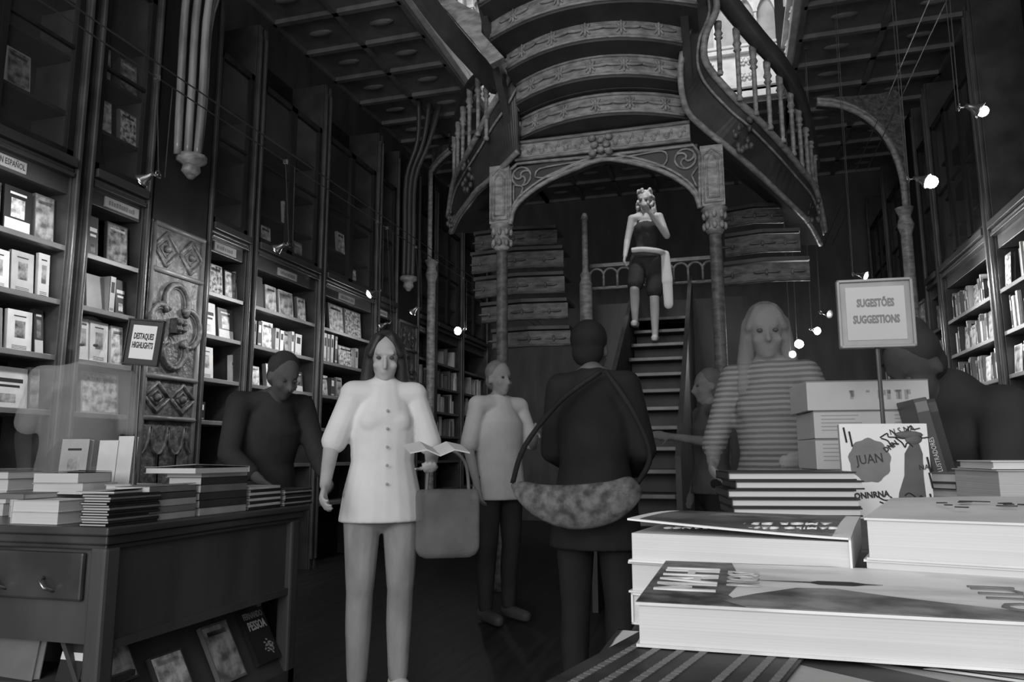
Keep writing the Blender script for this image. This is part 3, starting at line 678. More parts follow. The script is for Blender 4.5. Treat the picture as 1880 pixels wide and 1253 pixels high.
# the landscape book
zt = .9865
a = at(1166, 1106, zt); b = at(1880, 1143, zt); A = ang(a, b)
lb_ = flat_book('wide book with pale dune landscape cover and thick white pages facing the viewer', a, A, .285, .20, .0275, zt, LAND, spine='F', edge=.002)
print_poly(lb_, [(.002,.005),(.24,.005),(.2,.2),(.23,.5),(.2,.99),(.002,.99)], .285, .2, .0279, mat('grainy dark print', .03, .16, 60, rough=.5, detail=8))
print_poly(lb_, [(.24,.005),(.19,.10),(.26,.24),(.36,.40),(.45,.42),(.55,.32),(.66,.24),(.8,.15),(.998,.10),(.998,.005)], .285, .2, .0281, mat('dune shade print', .05, .3, 30, rough=.5, detail=8))
print_poly(lb_, [(.27,.535),(.40,.53),(.42,.50),(.50,.50),(.53,.53),(.57,.535),(.53,.545),(.50,.575),(.42,.57),(.40,.545)], .285, .2, .0283, INK)
text('MAHI', frame((.030, .10, .0284), (0,1,0), (-1,0,0)), .062, WHITE, lb_, .75)
text('NOSI', frame((.068, .11, .0284), (0,1,0), (-1,0,0)), .034, TONE['pale grey'], lb_, .9)
text('O LUI', frame((.235, .075, .0280), (0,1,0), (-1,0,0)), .042, INKG, lb_, .9)
text('3 2', frame((.268, .10, .0280), (0,1,0), (-1,0,0)), .03, INKG, lb_, .9)
# camilo book and two copies below it
A = ang(at(1152, 968, 1.012), at(1562, 984, 1.012))
c = at(1152, 970, 1.012)
CAM = mat('dark portrait cover', .05, .2, 14, rough=.35, lo=.4, hi=.7)
w2 = (at(1562, 984, 1.012)-c).length
e2 = Vector((-math.sin(A), math.cos(A), 0))
cb = lying_book('white-bordered dark paperback with upside-down title and lifted cover corner, topmost of its pile', (c.x, c.y, .981), A, w2, .245, .030, WHITE, 'R', curl=lambda u, v: .010*(1-u)**1.3*(1-v)+.0035*math.sin(v*3)*(1-u*.5), group=GB_, patches=[(.055,.02,.925,.965,1),(.28,.42,.8,.70,2)], mats=[CAM, PIC[1]], edge=.003, gap=.002)
text('CAMILO CASTELO BRANCO', frame((w2*.55, .020, .0335), (-1,0,-.035), (0,-1,0)), .0165, WHITE, cb, .74)
text('AMOR DE PERDIÇÃO', frame((w2*.52, .052, .0345), (-1,0,-.035), (0,-1,0)), .0215, WHITE, cb, .74)
for k, lbl in enumerate(('second copy of the white-bordered dark paperback, under the topmost', 'third copy of the white-bordered dark paperback, lowest of the visible three')):
    lying_book(lbl, (c.x-.001+.002*k, c.y+.004, .981-.0285*(k+1)), A+.006*k, w2, .24, .0282, WHITE if k else TONE['white'], 'L' if k else 'R', group=GB_, edge=.003)
filler('pale book under the white-bordered paperbacks', c.x+.01, c.y+.01, w2-.02, .22, .8505, .9235, A)
# thick cream book with brushed lettering
zt = 1.0275; c3 = at(1586, 952, zt); A = ang(c3, at(1880, 962, zt))
tb = lying_book('very thick pale book with black brushed lettering, white pages toward the viewer', (c3.x, c3.y, .994), A, .235, .33, .0338, TONE['white'], 'F', curl=lambda u, v: .005*math.sin(u*2.4)*v, group=GB_, edge=.002)
mb = MB(); r = random.Random(5)
for k in range(26):
    mb.box((.05+.17*r.random(), .09+.13*r.random(), .0375+.002*r.random()), (.006+.022*r.random(), .004, .001), M=Matrix.Rotation(r.uniform(-.5, .9), 4, 'Z'))
mb.build('brushed_lettering', INK, tb)
lying_book('white-paged book directly beneath the very thick pale book', (c3.x-.002, c3.y+.004, .9745), A, .235, .3, .0192, WHITE, 'F', group=GB_, edge=.002)
filler('pale book deep under the very thick pale one', c3.x+.01, c3.y+.012, .2, .27, .8505, .974, A)
# banded hardcovers
c4 = P(1338, 900, d=1.36); wid = .222
for k in range(6):
    z0 = RZ+.0003+.0158*k; s = (.0, .006, .004, -.002, .012, .0)[k]
    o = lying_book('black hardcover with pale page edge, %s of the striped pile' % ('lowest' if k == 0 else 'topmost' if k == 5 else ORD[k]+' up'), (c4.x+s, c4.y, z0), R(9), wid, .16, .0155, TONE['black'], 'L', group='black hardcovers in the striped pile', edge=.003, board=.0028)
# boxed volumes
cB = P(1486, 800, d=1.78); hs = [.09, .072, .066, .072]; z0 = RZ+.0004; rw = R(7)
for k, h in enumerate(hs):
    sh = (.018, .012, .012, 0)[k]; w = .272
    root = MB(); root.xbox(0, w, 0, .2, 0, h-.001)
    o = root.build('boxed_volume', mat('pale slipcase', .42, .52, 3, rough=.6), bevel=.002)
    tag(o, 'big pale boxed volume, %s of the stack behind the suggestions sign pole' % ('bottom', 'third from the top', 'second from the top', 'topmost')[k], 'box', 'boxed volumes behind the sign pole')
    o.location = (cB.x+sh, cB.y, z0); o.rotation_euler = (0, 0, rw); z0 += h
    mb = MB(); r = random.Random(k+2)
    if k < 3:
        for (u0, u1) in ((.06, .5), (.66, .82)):
            for q_ in range(5): mb.xbox(w*u0, w*(u0+(u1-u0)*r.uniform(.6, 1)), -.0005, 0, h*(.8-.13*q_), h*(.8-.13*q_)+.0022)
    else:
        for q_ in range(14): 
            u = r.uniform(.35, .85); mb.xbox(w*u, w*u+.008, -.0005, 0, h*r.uniform(.3, .6), h*.65)
    mb.build('print', mat('faint print', .26, .3, 3), o)
    MB().xbox(.0, w, -.0008, .0, h-.004, h-.0015).build('lid_seam', INKG, o)
cs = P(1607, 576, d=1.62)
sign('pale framed suggestions sign on a dark pole over the near table', cs, .151, .150, ['SUGESTÕES', 'SUGGESTIONS'], .0235, .017, RZ, R(0.5), R(2), mat('sign frame pale', .22, .32, 9, rough=.3, spec=.6), sq=.6)
# JUAN
cj = P(1626, 850, d=1.47); jw, jh = .160, .185
SCRIB = mat('scribbled white cover', .66, .74, 5, rough=.5)
jb = MB().xbox(-jw/2, jw/2, 0, .02, 0, jh).build('book', [SCRIB]); tag(jb, 'white scribbled picture book with a round grey badge, standing before the boxed volumes', 'book')
jb.location = (cj.x, cj.y, RZ+.0005); jb.rotation_euler = (R(-4), R(.5), R(2))
MB().xbox(-jw/2+.003, jw/2-.003, .003, .017, jh, jh+.0006).build('pages', PAGEV, jb)
mb = MB(); n = 40; vs = [(-.028+(.038+.0018*math.sin(9*2*math.pi*k/n))*math.cos(2*math.pi*k/n), -.0012, jh-.072+(.043+.0018*math.sin(9*2*math.pi*k/n))*math.sin(2*math.pi*k/n)) for k in range(n)]
mb.add(vs+[(x, 0, z) for x, y, z in vs], [tuple(range(n))]+[(k, n+k, n+(k+1)%n, (k+1)%n) for k in range(n)]); bd = mb.build('badge', mat('badge grey', .13, .17, 20, rough=.5), jb)
text('JUAN', frame((-.028, -.0022, jh-.070), (1,0,.12), (-.05,0,1)), .026, INK, bd, .8)
mb = MB(); sil = [(.012,.0),(.02,.05),(.032,.085),(.036,.13),(.05,.155),(.062,.155),(.068,.13),(.066,.085),(.068,.0)]
mb.add([(x, -.0012, z*.95+.003) for x, z in sil]+[(x, 0, z*.95+.003) for x, z in sil], [tuple(range(9))]+[(k, 9+k, 9+(k+1)%9, (k+1)%9) for k in range(9)])
mb.ell((.054, -.001, .156), (.016, .0015, .012), 6); mb.ell((.046, -.0012, .163), (.026, .0015, .008), 6); mb.build('dark_figure', mat('dark silhouette print', .045, .09, 12, rough=.4), jb)
mb = MB(); r = random.Random(11)
for k in range(9):
    x = r.uniform(-.078, .05); z = r.choice((r.uniform(.155, .18), r.uniform(.155, .18), r.uniform(.03, .06)))
    p = [(x, -.001, z)]
    for j in range(5): p.append((max(-.081, min(.081, p[-1][0]+r.uniform(.002, .014))), -.001, max(.02, min(jh-.004, p[-1][2]+r.uniform(-.012, .012)))))
    mb.tube(spl(p, 3), .0013, 5)
for x, z in ((-.072,.178),(-.062,.17),(.075,.12),(.076,.09),(.074,.05)): mb.tube([(x, -.001, z), (x+.004, -.001, z-.03)], .0018, 5)
mb.build('scribbles', INK, jb)
text('DONNRNA', frame((-.035, -.0012, .045), (1,0,.1), (0,0,1)), .016, INK, jb, .9, bold=.0006); text('DNN', frame((.012, -.0012, .14), (1,0,.7), (-.7,0,1)), .014, INK, jb, .9, bold=.0006); text('N S NA', frame((.035, -.0012, .172), (1,0,.2), (0,0,1)), .016, INK, jb, .9)
text('NA', frame((.068, -.0022, .1), (1,0,.1), (0,0,1)), .014, INK, jb, .9)
# leaning dark books
for k, (px, dd, tone, lb) in enumerate(((1724, 1.6, 'dark grey', 'tall dark book with pale spine lettering leaning on the boxed volumes'), (1741, 1.63, 'black', 'tall black book leaning behind the pale-lettered leaning one'))):
    p = P(px, 905, d=dd); h = .245
    mb = MB().xbox(-.014, .014, 0, .17, 0, h); o = mb.build('book', TONE[tone], bevel=.002); tag(o, lb, 'book', 'dark books leaning on the boxes'); o.matrix_world = Matrix.Translation((p.x+.022, p.y, RZ+.005)) @ Matrix.Rotation(R(4), 4, 'Z') @ Matrix.Rotation(R(-10.5), 4, 'Y')
    if k == 0: text('ILUSTRADORES', frame((0, -.0008, .12), (0,0,1), (-1,0,0)), .014, TONE['white'], o, .8)
    MB().xbox(-.012, .012, -.0008, 0, h-.03, h-.008).build('spine_label', TONE['mid grey'] if k == 0 else TONE['dark grey'], o)
# stack and thick book at the photo edge
p = P(1757, 905, d=1.5); z = RZ+.0004
for k, (h, tone) in enumerate(((.022,'mid grey'),(.016,'dark grey'),(.016,'pale grey'),(.014,'dark grey'),(.02,'mid grey'))):
    lying_book('small %s book, %s of the little pile beyond the leaning books' % (tone, 'lowest' if k == 0 else 'topmost' if k == 4 else ORD[k]+' up'), (p.x+(.004,-.002,.003,0,.001)[k], p.y, z), R(38), .12, .13, h-.0004, TONE[tone], 'N', group='little pile beyond the leaning books'); z += h
p = P(1832, 890, d=1.24)
o = lying_book('thick pale-paged book cut by the photo edge, by the little pile', (p.x, p.y, RZ+.0004), R(6), .2, .19, .098, TONE['pale grey'], 'R', group=GB_, pages=mat('pale sheets', .42, .52, 1, (3,3,500), .8, .2, .1))
lying_book('thin pale book lying on the thick one at the photo edge', (p.x+.002, p.y+.03, RZ+.0995), R(3), .2, .17, .014, TONE['white'], 'R', group=GB_)
# ------------------------------------------------------------------ the curved staircase
AY = 6.0
st = empty('staircase', (0, 0, 0), 'carved dark wooden double staircase with arch, curved steps and turned balusters', 'staircase')
def A_(px, py, dy=0): return P(px, py, y=AY+dy)
# columns
for pl, pr, ptop, pbot, pcap in ((898, 935, 306, 412, 460), (1284, 1327, 268, 380, 428)):
    x0, x1 = A_(pl, ptop).x, A_(pr, ptop).x; cx = (x0+x1)/2; z1 = A_(pl, ptop).z; z0 = A_(pl, pbot).z; zc = A_(pl, pcap).z; hw = (x1-x0)/2
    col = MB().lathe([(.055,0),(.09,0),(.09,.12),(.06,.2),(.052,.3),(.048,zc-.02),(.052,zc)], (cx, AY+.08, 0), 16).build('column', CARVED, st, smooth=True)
    k = zc; h = z0-zc
    MB().lathe([(.055,k),(.075,k+.03),(.058,k+.06),(.075,k+h*.45),(.062,k+h*.55),(.09,k+h*.85),(.105,k+h*.93),(.105,k+h)], (cx, AY+.08, 0), 16).build('capital', CARVE, col, smooth=True)
    mb = MB()
    for j in range(8):
        w = j*math.pi/4
        for zz in (.3, .72): mb.ell((cx+.08*math.cos(w), AY+.08+.08*math.sin(w), k+h*zz), (.02, .02, .035), 5)
    mb.build('capital_leaves', CARVE, col, smooth=True)
    pier = MB().xbox(cx-hw, cx+hw, AY, AY+.16, z0, z1).build('pier', CARVE, col, bevel=.006)
    mb = MB(); q = hw*.78
    for r_, dz in ((q, .03), (q*.62, .07)):
        zz1 = z1-dz; zz0 = z0+dz
        mb.tube([(cx-r_, AY-.004, zz0), (cx-r_, AY-.004, zz1-.06), (cx, AY-.004, zz1), (cx+r_, AY-.004, zz1-.06), (cx+r_, AY-.004, zz0), (cx-r_, AY-.004, zz0)], .009, 6)
    mb.build('pier_moulding', CARVE, col, smooth=True)
# arch with spandrels
arc = spl([A_(*p) for p in ((937,412),(943,385),(962,362),(1000,335),(1050,312),(1104,293),(1160,298),(1215,314),(1255,336),(1277,358),(1285,382))], 6)
topl = [A_(936, 308), A_(1104, 283), A_(1285, 262)]
def topz(x):
    a, b, c = topl
    return a.z+(b.z-a.z)*(x-a.x)/(b.x-a.x) if x < b.x else b.z+(c.z-b.z)*(x-b.x)/(c.x-b.x)
MB().ribbon([Vector((p.x, AY+.02, topz(p.x))) for p in arc], [Vector((p.x, AY+.02, p.z)) for p in arc], (0, .1, 0)).build('arch', DARK, st)
mb = MB(); f_ = lambda q, o=0: Vector((q.x, AY+.005, q.z+o))
mb.tube([f_(p) for p in arc], .022, 8); mb.tube([f_(p, .045) for p in arc[3:-3]], .012, 6)
mb.tube([f_(A_(937, 312)), f_(A_(950, 300)), f_(A_(1104, 286)), f_(A_(1272, 266)), f_(A_(1284, 282))], .016, 6); mb.tube([f_(A_(937, 312)), f_(A_(937, 412))], .014, 6); mb.tube([f_(A_(1284, 282)), f_(A_(1285, 382))], .014, 6)
mb.build('arch_moulding', CARVE, st, smooth=True)
mb = MB()
for c, s, d in ((A_(957, 324), .083, 1), (A_(1258, 291), .083, -1)):
    c = Vector((c.x, AY+.008, c.z)); mb.tube([c+Vector((s*math.cos(w*.2618), 0, s*math.sin(w*.2618))) for w in range(25)], .010, 6)
    for k in range(3):
        w0 = k*2.094+.5; mb.tube([c+Vector((s*(t/8)*math.cos(w0+d*1.9*(1-t/8)), 0, s*(t/8)*math.sin(w0+d*1.9*(1-t/8)))) for t in range(9)], .011, 6)
for poly in (((982,325),(990,310),(1040,300),(1085,293),(1050,305),(1005,325)), ((1127,290),(1170,284),(1215,277),(1225,290),(1212,305),(1165,294)), ((943,340),(960,345),(944,372)), ((1270,322),(1283,305),(1282,345))):
    pts = [f_(A_(*p)) for p in poly]; mb.tube(spl(pts+[pts[0]], 3), .0085, 6)
mb.build('spandrel_tracery', CARVE, st, smooth=True)
# frieze with knots and keystone leaf
zl = A_(950, 290); fr0, fr1 = A_(948, 297), A_(1268, 260); h0 = A_(953, 266).z-fr0.z
MB().ribbon([Vector((fr0.x, AY-.03, fr0.z+h0)), Vector((fr1.x, AY-.03, fr1.z+h0))], [Vector((fr0.x, AY-.03, fr0.z)), Vector((fr1.x, AY-.03, fr1.z))], (0, .16, 0)).build('frieze', CARVE, st, bevel=.006)
mb = MB()
for dz in (0, h0): mb.tube([(fr0.x, AY-.04, fr0.z+dz), (fr1.x, AY-.04, fr1.z+dz)], .016, 6)
for k in range(14):
    t = (k+.5)/14; c = Vector((fr0.x+(fr1.x-fr0.x)*t, AY-.032, fr0.z+(fr1.z-fr0.z)*t+h0/2))
    if abs(t-.48) < .06: continue
    for s in (-1, 1): mb.tube([c+Vector((.038*s*(j/8)*math.cos(1+s*1.2*j/8)+.012*s, 0, .038*math.sin(3.1*j/8)*s)) for j in range(9)], .008, 5)
mb.build('frieze_knots', CARVE, st, smooth=True)
mb = MB(); c = A_(1104, 270); r = random.Random(4)
for k in range(16):
    w = k*.785; q = .05+.05*(k % 2); mb.ell((c.x+q*math.cos(w), AY-.055+.012*(k % 3), c.z+q*.9*math.sin(w)), (.035, .03, .03), 5)
mb.build('keystone_leaf', CARVE, st, smooth=True)
# underside of the flight rising toward the viewer: curved risers with carved flowers, dark soffits between
SB = [((958,252),(1100,205),(1262,188),28), ((950,176),(1100,136),(1246,118),33), ((945,92) if 0 else (944,118),(1090,47),(1250,38),0)]
def riser(i, yc, z0, h, xa, xb, sag, flowers):
    """curved carved riser bulging toward the viewer, centre at yc; soffit behind it"""
    n = 18; xm = (xa+xb)/2; hw = (xb-xa)/2
    A = []; B = []; C = []
    for k in range(n+1):
        x = xa+(xb-xa)*k/n; y = yc+sag*((x-xm)/hw)**2
        A.append(Vector((x, y, z0+h))); B.append(Vector((x, y, z0))); C.append(Vector((x, y+.30, z0-.005)))
    rs = MB().ribbon(A, B, (0, .03, 0)).build('riser', CARVE, st)
    MB().ribbon(B, C, (0, 0, -.02)).build('soffit', DARK, rs)
    mb = MB()
    mb.tube([p+Vector((0, -.006, -.01)) for p in A], .014, 6); mb.tube([p+Vector((0, -.006, .01)) for p in B], .012, 6); mb.build('riser_moulding', CARVE, rs, smooth=True)
    mb = MB(); mb.ribbon([p+Vector((0, -.05, .045)) for p in A], [p+Vector((0, -.05, .012)) for p in A], (0, .3, 0)); mb.build('tread_edge', DARK, rs)
    for k in range(flowers):
        t = (k+.6)/(flowers+.2); x = xa+(xb-xa)*t; y = yc+sag*((x-xm)/hw)**2-.008; z = z0+h*.5; sl = 2*sag*(x-xm)/hw/hw
        M = Matrix.Translation((x, y, z)) @ Matrix.Rotation(math.atan(sl), 4, 'Z'); mb = MB(M)
        mb.ell((0,0,0), (.016,.016,.016), 6)
        for s in (-1, 1): mb.ell((s*.075, 0, .002), (.075, .012, .016), 6); mb.ell((0, 0, s*.028), (.012, .012, .032), 5); mb.ell((s*.022,0,.02), (.01,.01,.03), 5, M=Matrix.Rotation(s*.6, 3, 'Y')); mb.ell((s*.022,0,-.02), (.01,.01,.03), 5, M=Matrix.Rotation(-s*.6, 3, 'Y'))
        mb.build('carved_flower', CARVE, rs, smooth=True)
for i, (pl, pm, pr, yc, n) in enumerate((((955,247),(1100,210),(1262,213),5.72,5), ((948,182),(1095,140),(1250,143),5.50,5), ((930,110),(1090,72),(1252,78),5.28,5), ((900,35),(1090,4),(1280,14),5.06,4), ((880,-40),(1090,-70),(1300,-60),4.84,4))):
    sag = .26; xa = P(pl[0], pl[1], y=yc+sag).x; xb = P(pr[0], pr[1], y=yc+sag).x; z0 = P(pm[0], pm[1], y=yc).z
    riser(i, yc, z0, .172, xa, xb, sag, n)
# string boards closing the two sides of this flight
for sgn, px in ((0, 944), (1, 1256)):
    x = P(px, 200, y=5.9).x+(-.05 if sgn == 0 else .05)
    mb = MB(); mb.add([(x-.03, 6.05, 3.75), (x-.03, 6.05, 4.15), (x-.03, 4.7, 5.45), (x-.03, 4.7, 5.0), (x+.03, 6.05, 3.75), (x+.03, 6.05, 4.15), (x+.03, 4.7, 5.45), (x+.03, 4.7, 5.0)], [(0,1,2,3),(7,6,5,4),(0,4,5,1),(1,5,6,2),(2,6,7,3),(3,7,4,0)]); mb.build('string_board', WOOD, st)
# side flights
def flight(rail, bal, s_top, s_low, bt, thick, soff, dark_bal=CARVE):
    rp = spl([P(px, py, y=y) for px, py, y in rail], 5)
    MB().tube(rp, [thick[0]+(thick[1]-thick[0])*k/(len(rp)-1) for k in range(len(rp))], 10).build('handrail', WOODX, st, smooth=True)
    n = len(s_top); tp = spl([P(*p[:2], y=p[2]) for p in s_top], 5); lp = spl([P(*p[:2], y=p[2]) for p in s_low], 5)
    sb = MB().ribbon(tp, lp, (0, .07, 0)).build('curved_string', WOODX, st)
    o = Vector((0, -.02, 0)); mb = MB(); mb.tube([p+o for p in tp], .03, 7); mb.tube([p+o for p in lp], .026, 7); mid = [(a*.72+b*.28)+o for a, b in zip(tp, lp)]; mb.tube(mid, .012, 6); mb.build('string_moulding', CARVE, sb, smooth=True)
    mb = MB(); L = [(a+b)/2 for a, b in zip(tp, lp)]
    for c in (len(L)*3//5, len(L)*9//10):
        c = L[min(c, len(L)-1)]
        for k in range(14): mb.ell(c+Vector((rnd.uniform(-.07,.07), -.03, rnd.uniform(-.16,.16))), (.022, .022, .03), 5)
    mb.build('carved_leaves', CARVEP, sb, smooth=True)
    MB().ribbon(lp, [p+soff for p in lp], (0, .01, .03)).build('flight_soffit', DARK, st)
    for px, py0, py1, y in bal:
        a = P(px, py0, y=y); zb = P(px+2, py1, y=y).z; h = a.z-zb
        MB().lathe([(.022,0),(.026,.02),(.014,.05),(.019,h*.1),(.0195,h*.6),(.018,h*.72),(.034,h*.75),(.02,h*.79),(.036,h*.84),(.024,h*.9),(.03,h*1.0),(.03,h*1.08)], (a.x, a.y, zb), 10).build('baluster', CARVE, st, smooth=True)
flight([(1292,-60,5.55),(1338,6,5.75),(1388,68,6.0),(1432,118,6.3),(1462,168,6.7),(1480,220,7.1),(1490,262,7.5),(1498,310,7.9)],
       [(1318,48,138,5.8),(1352,62,186,5.9),(1382,95,213,6.05),(1408,122,239,6.2),(1431,148,263,6.4),(1451,178,287,6.65),(1466,205,308,6.9),(1478,225,323,7.15),(1487,250,336,7.4),(1494,276,347,7.65)],
       [(1300,-40,5.6),(1316,14,5.7),(1297,62,5.7),(1293,105,5.75),(1310,138,5.85),(1357,190,6.0),(1385,215,6.1),(1433,266,6.45),(1470,312,6.9),(1498,352,7.4),(1514,425,7.9)],
       [(1262,-40,5.6),(1268,40,5.65),(1254,95,5.65),(1250,150,5.7),(1262,205,5.85),(1300,244,6.0),(1340,275,6.1),(1398,326,6.45),(1448,374,6.9),(1482,408,7.4),(1506,450,7.9)], None, (.085,.05), Vector((-.1, .9, .25)))
flight([(905,136,5.95),(884,142,6.1),(864,162,6.35),(849,195,6.7),(838,236,7.1),(831,272,7.5)],
       [(893,150,258,5.95),(878,152,250,6.05),(862,170,278,6.3),(850,205,302,6.6),(841,232,318,6.9),(834,257,332,7.2)],
       [(948,120,5.75),(925,165,5.8),(903,200,5.9),(880,246,6.1),(860,284,6.35),(845,312,6.7),(832,345,7.1),(824,400,7.5)],
       [(952,280,5.9),(940,292,5.95),(920,312,6.05),(897,334,6.2),(876,352,6.4),(858,376,6.7),(842,398,7.1),(828,428,7.5)], None, (.07,.05), Vector((.1, .9, .25)))
# long upper handrail on the lamp side, running up over the well
up = spl([P(px, py, y=y) for px, py, y in ((905,138,5.9),(872,100,5.6),(820,40,5.2),(775,-20,4.9),(740,-70,4.7))], 5)
lo = [p+Vector((-.02, 0, -.17)) for p in up]
MB().ribbon(up, lo, (.06, .05, 0)).build('handrail', DARK, st)
a = [P(px, py, y=5.3) for px, py in ((800,-30),(812,10),(838,40),(868,75),(900,118))]; b = [P(px, py, y=5.3) for px, py in ((830,-30),(836,0),(884,26),(884,60),(925,105))]
MB().ribbon(b, a, (0, .08, 0)).build('carved_bracket', CARVE, st)
# lower steps seen behind the columns
def low_step(pl, pr, pt, pb, y, nf):
    a = P(pl, pb, y=y); b = P(pr, pb, y=y); h = P(pl, pt, y=y).z-a.z; n = 10; xm = (a.x+b.x)/2
    A = [Vector((a.x+(b.x-a.x)*k/n, y+.14*abs(k/n-.5), a.z+h)) for k in range(n+1)]; B = [p-Vector((0,0,h)) for p in A]
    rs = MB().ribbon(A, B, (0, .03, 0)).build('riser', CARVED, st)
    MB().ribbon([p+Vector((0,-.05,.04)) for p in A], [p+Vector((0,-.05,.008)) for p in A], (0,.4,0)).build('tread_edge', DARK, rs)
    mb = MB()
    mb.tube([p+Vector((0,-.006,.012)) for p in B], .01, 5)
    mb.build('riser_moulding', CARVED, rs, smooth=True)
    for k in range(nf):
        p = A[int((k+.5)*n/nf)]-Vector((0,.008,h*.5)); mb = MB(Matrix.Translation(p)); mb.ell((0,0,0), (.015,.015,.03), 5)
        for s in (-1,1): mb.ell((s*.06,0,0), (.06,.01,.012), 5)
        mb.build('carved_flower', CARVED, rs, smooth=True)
for k, (pl, pr, pt, pb) in enumerate(((868,1020,432,458),(862,1032,470,500),(868,1034,516,546),(880,1040,563,592),(900,1045,612,640))): low_step(pl, pr, pt, pb, 7.4-.16*k, 3)
for k, (pl, pr, pt, pb) in enumerate(((1334,1440,388,414),(1332,1472,436,468),(1330,1490,488,522))): low_step(pl, pr, pt, pb, 7.3-.16*k, 3)
# middle flight the woman descends, with side boards and landing rail
xs0, xs1 = -.94, -.40
def tread(k): return 2.2-.175*(k-2), 7.6-.24*(k-2)
for k in range(0, 12):
    z, y = tread(k)
    tr = MB().xbox(xs0, xs1, y-.02, y+.26, z-.035, z).build('tread', DARK, st)
    MB().xbox(xs0+.02, xs1-.02, y-.024, y-.018, z-.03, z-.004).build('nosing', WOODL, tr)
    MB().xbox(xs0, xs1, y+.2, y+.22, z-.18, z-.036).build('back_board', DARK, tr)
for x in (xs0-.05, xs1+.01):
    z0, y0 = tread(0); z1, y1 = tread(11)
    mb = MB(); v = [(y0+.3, z0+.5), (y0+.3, 0), (y1-.05, 0), (y1-.05, z1+.45)]
    mb.add([(x, a, b) for a, b in v]+[(x+.04, a, b) for a, b in v], [(0,1,2,3),(7,6,5,4),(0,4,5,1),(1,5,6,2),(2,6,7,3),(3,7,4,0)]); mb.build('side_board', DARK, st)
y = 8.25; l0 = P(1083, 487, y=y); l1 = P(1152, 487, y=y); zb = P(1085, 528, y=y).z
mb = MB().xbox(l0.x, l1.x+.9, y-.03, y+.05, l0.z-.04, l0.z).build('landing_rail', CHROME, st)
mb = MB().xbox(l0.x, l1.x+.9, y, y+.03, zb-.03, zb)
w = .155
for k in range(9):
    x = l0.x+w*k; mb.tube([(x, y-.005, zb), (x, y-.005, l0.z-.13)]+[(x+w/2-w/2*math.cos(math.pi*j/8), y-.005, l0.z-.13+.075*math.sin(math.pi*j/8)) for j in range(1, 9)], .014, 6)
mb.build('landing_arcade', CARVE, st, smooth=True)
MB().xbox(l0.x, 0.2, y+.03, 12.5, 0, zb-.2).build('landing_block', DARK, st)
q = P(1075, 505, y=7.9); zt_ = P(1075, 405, y=7.9).z
MB().lathe([(.07,0),(.07,q.z-.1),(.05,q.z-.05),(.06,q.z),(.035,q.z+.04),(.03,zt_),(.045,zt_+.02),(.02,zt_+.08)], (q.x, 7.9, 0), 12).build('newel_post', CARVE, st, smooth=True)
# ------------------------------------------------------------------ side arches under the galleries and ribbed corbels
def side_arch(pts, top, label, y, wall_px, lim):
    root = empty('gallery_arch', (0, 0, 0), label, 'arch', 'carved brackets under the galleries')
    A = spl([P(px, py, y=y) for px, py in pts], 5); T = spl([P(px, py, y=y) for px, py in top], 5)
    for q in A+T: q.x = max(q.x, lim) if lim < 0 else min(q.x, lim)
    n = min(len(A), len(T)); MB().ribbon(T[:n], A[:n], (0, .12, 0)).build('spandrel', CARVEP, root)
    mb = MB()
    for k, o in enumerate((0, .05)): mb.tube([p+Vector((0, -.03, o)) for p in A], .035-.012*k, 7)
    mb.build('rib', CARVE, root, smooth=True)
    e = A[-1]
    MB().lathe([(.09,0),(.09,.1),(.06,.2),(.06,e.z-.3),(.09,e.z-.2),(.06,e.z-.1),(.1,e.z)], (e.x, y+.05, 0), 12).build('wall_column', CARVE, root, smooth=True)
side_arch([(1500,192),(1540,196),(1580,212),(1615,240),(1640,280),(1655,325),(1662,380)], [(1500,180),(1540,178),(1580,175),(1615,172),(1650,170),(1664,250),(1672,380)], 'carved arch bracket under the gallery beside the starry hanging lamp', 8.9, 1680, XR-.14)
side_arch([(832,276),(805,300),(785,330),(773,368),(768,410),(765,450),(763,480)], [(832,262),(805,268),(775,272),(758,278),(752,330),(752,400),(754,480)], 'carved arch bracket under the gallery left of the stair arch', 9.3, 760, XL+.14)
def corbel(px, pyb, pyt, y, label, w, spread=.8, m=None):
    root = empty('ribbed_corbel', (0, 0, 0), label, 'corbel', 'ribbed corbels on the bookcase wall')
    b = P(px, pyb, x=XL+.15); zt = GZ-.02; X = XL+.15; y = b.y
    for k, o in enumerate((-1, -.5, 0, .5, 1)):
        pts = [(X+.05-abs(o)*.09, y+o*w*.4, b.z), (X+.06-abs(o)*.09, y+o*w*.5, b.z+.5), (X+.07-abs(o)*.09, y+o*w*.55, b.z+1.3), (X+.25-abs(o)*.1, y+o*w*.9, zt-.5), (X+spread-abs(o)*.2, y+o*w*1.6, zt)]
        MB().tube(spl(pts, 4), .03, 8).build('rib', m or PALEC, root, smooth=True)
    MB().lathe([(.02,-.16),(.07,-.1),(.06,-.05),(.11,-.02),(.11,.02)], (X, y, b.z), 10).build('bracket', CARVE, root, smooth=True)
PALEC = mat('lit rib wood', .16, .34, 12, (1,1,.2), .25, .6, .2)  # pale tone carries the light on the ribs, put into the wood colour
corbel(352, 292, 0, 0, 'ribbed wooden corbel rising to the ceiling above the destaques sign', .26)
corbel(750, 512, 0, 0, 'ribbed wooden corbel high on the wall above the starry lamp bookcase', .14, .4, WOOD)
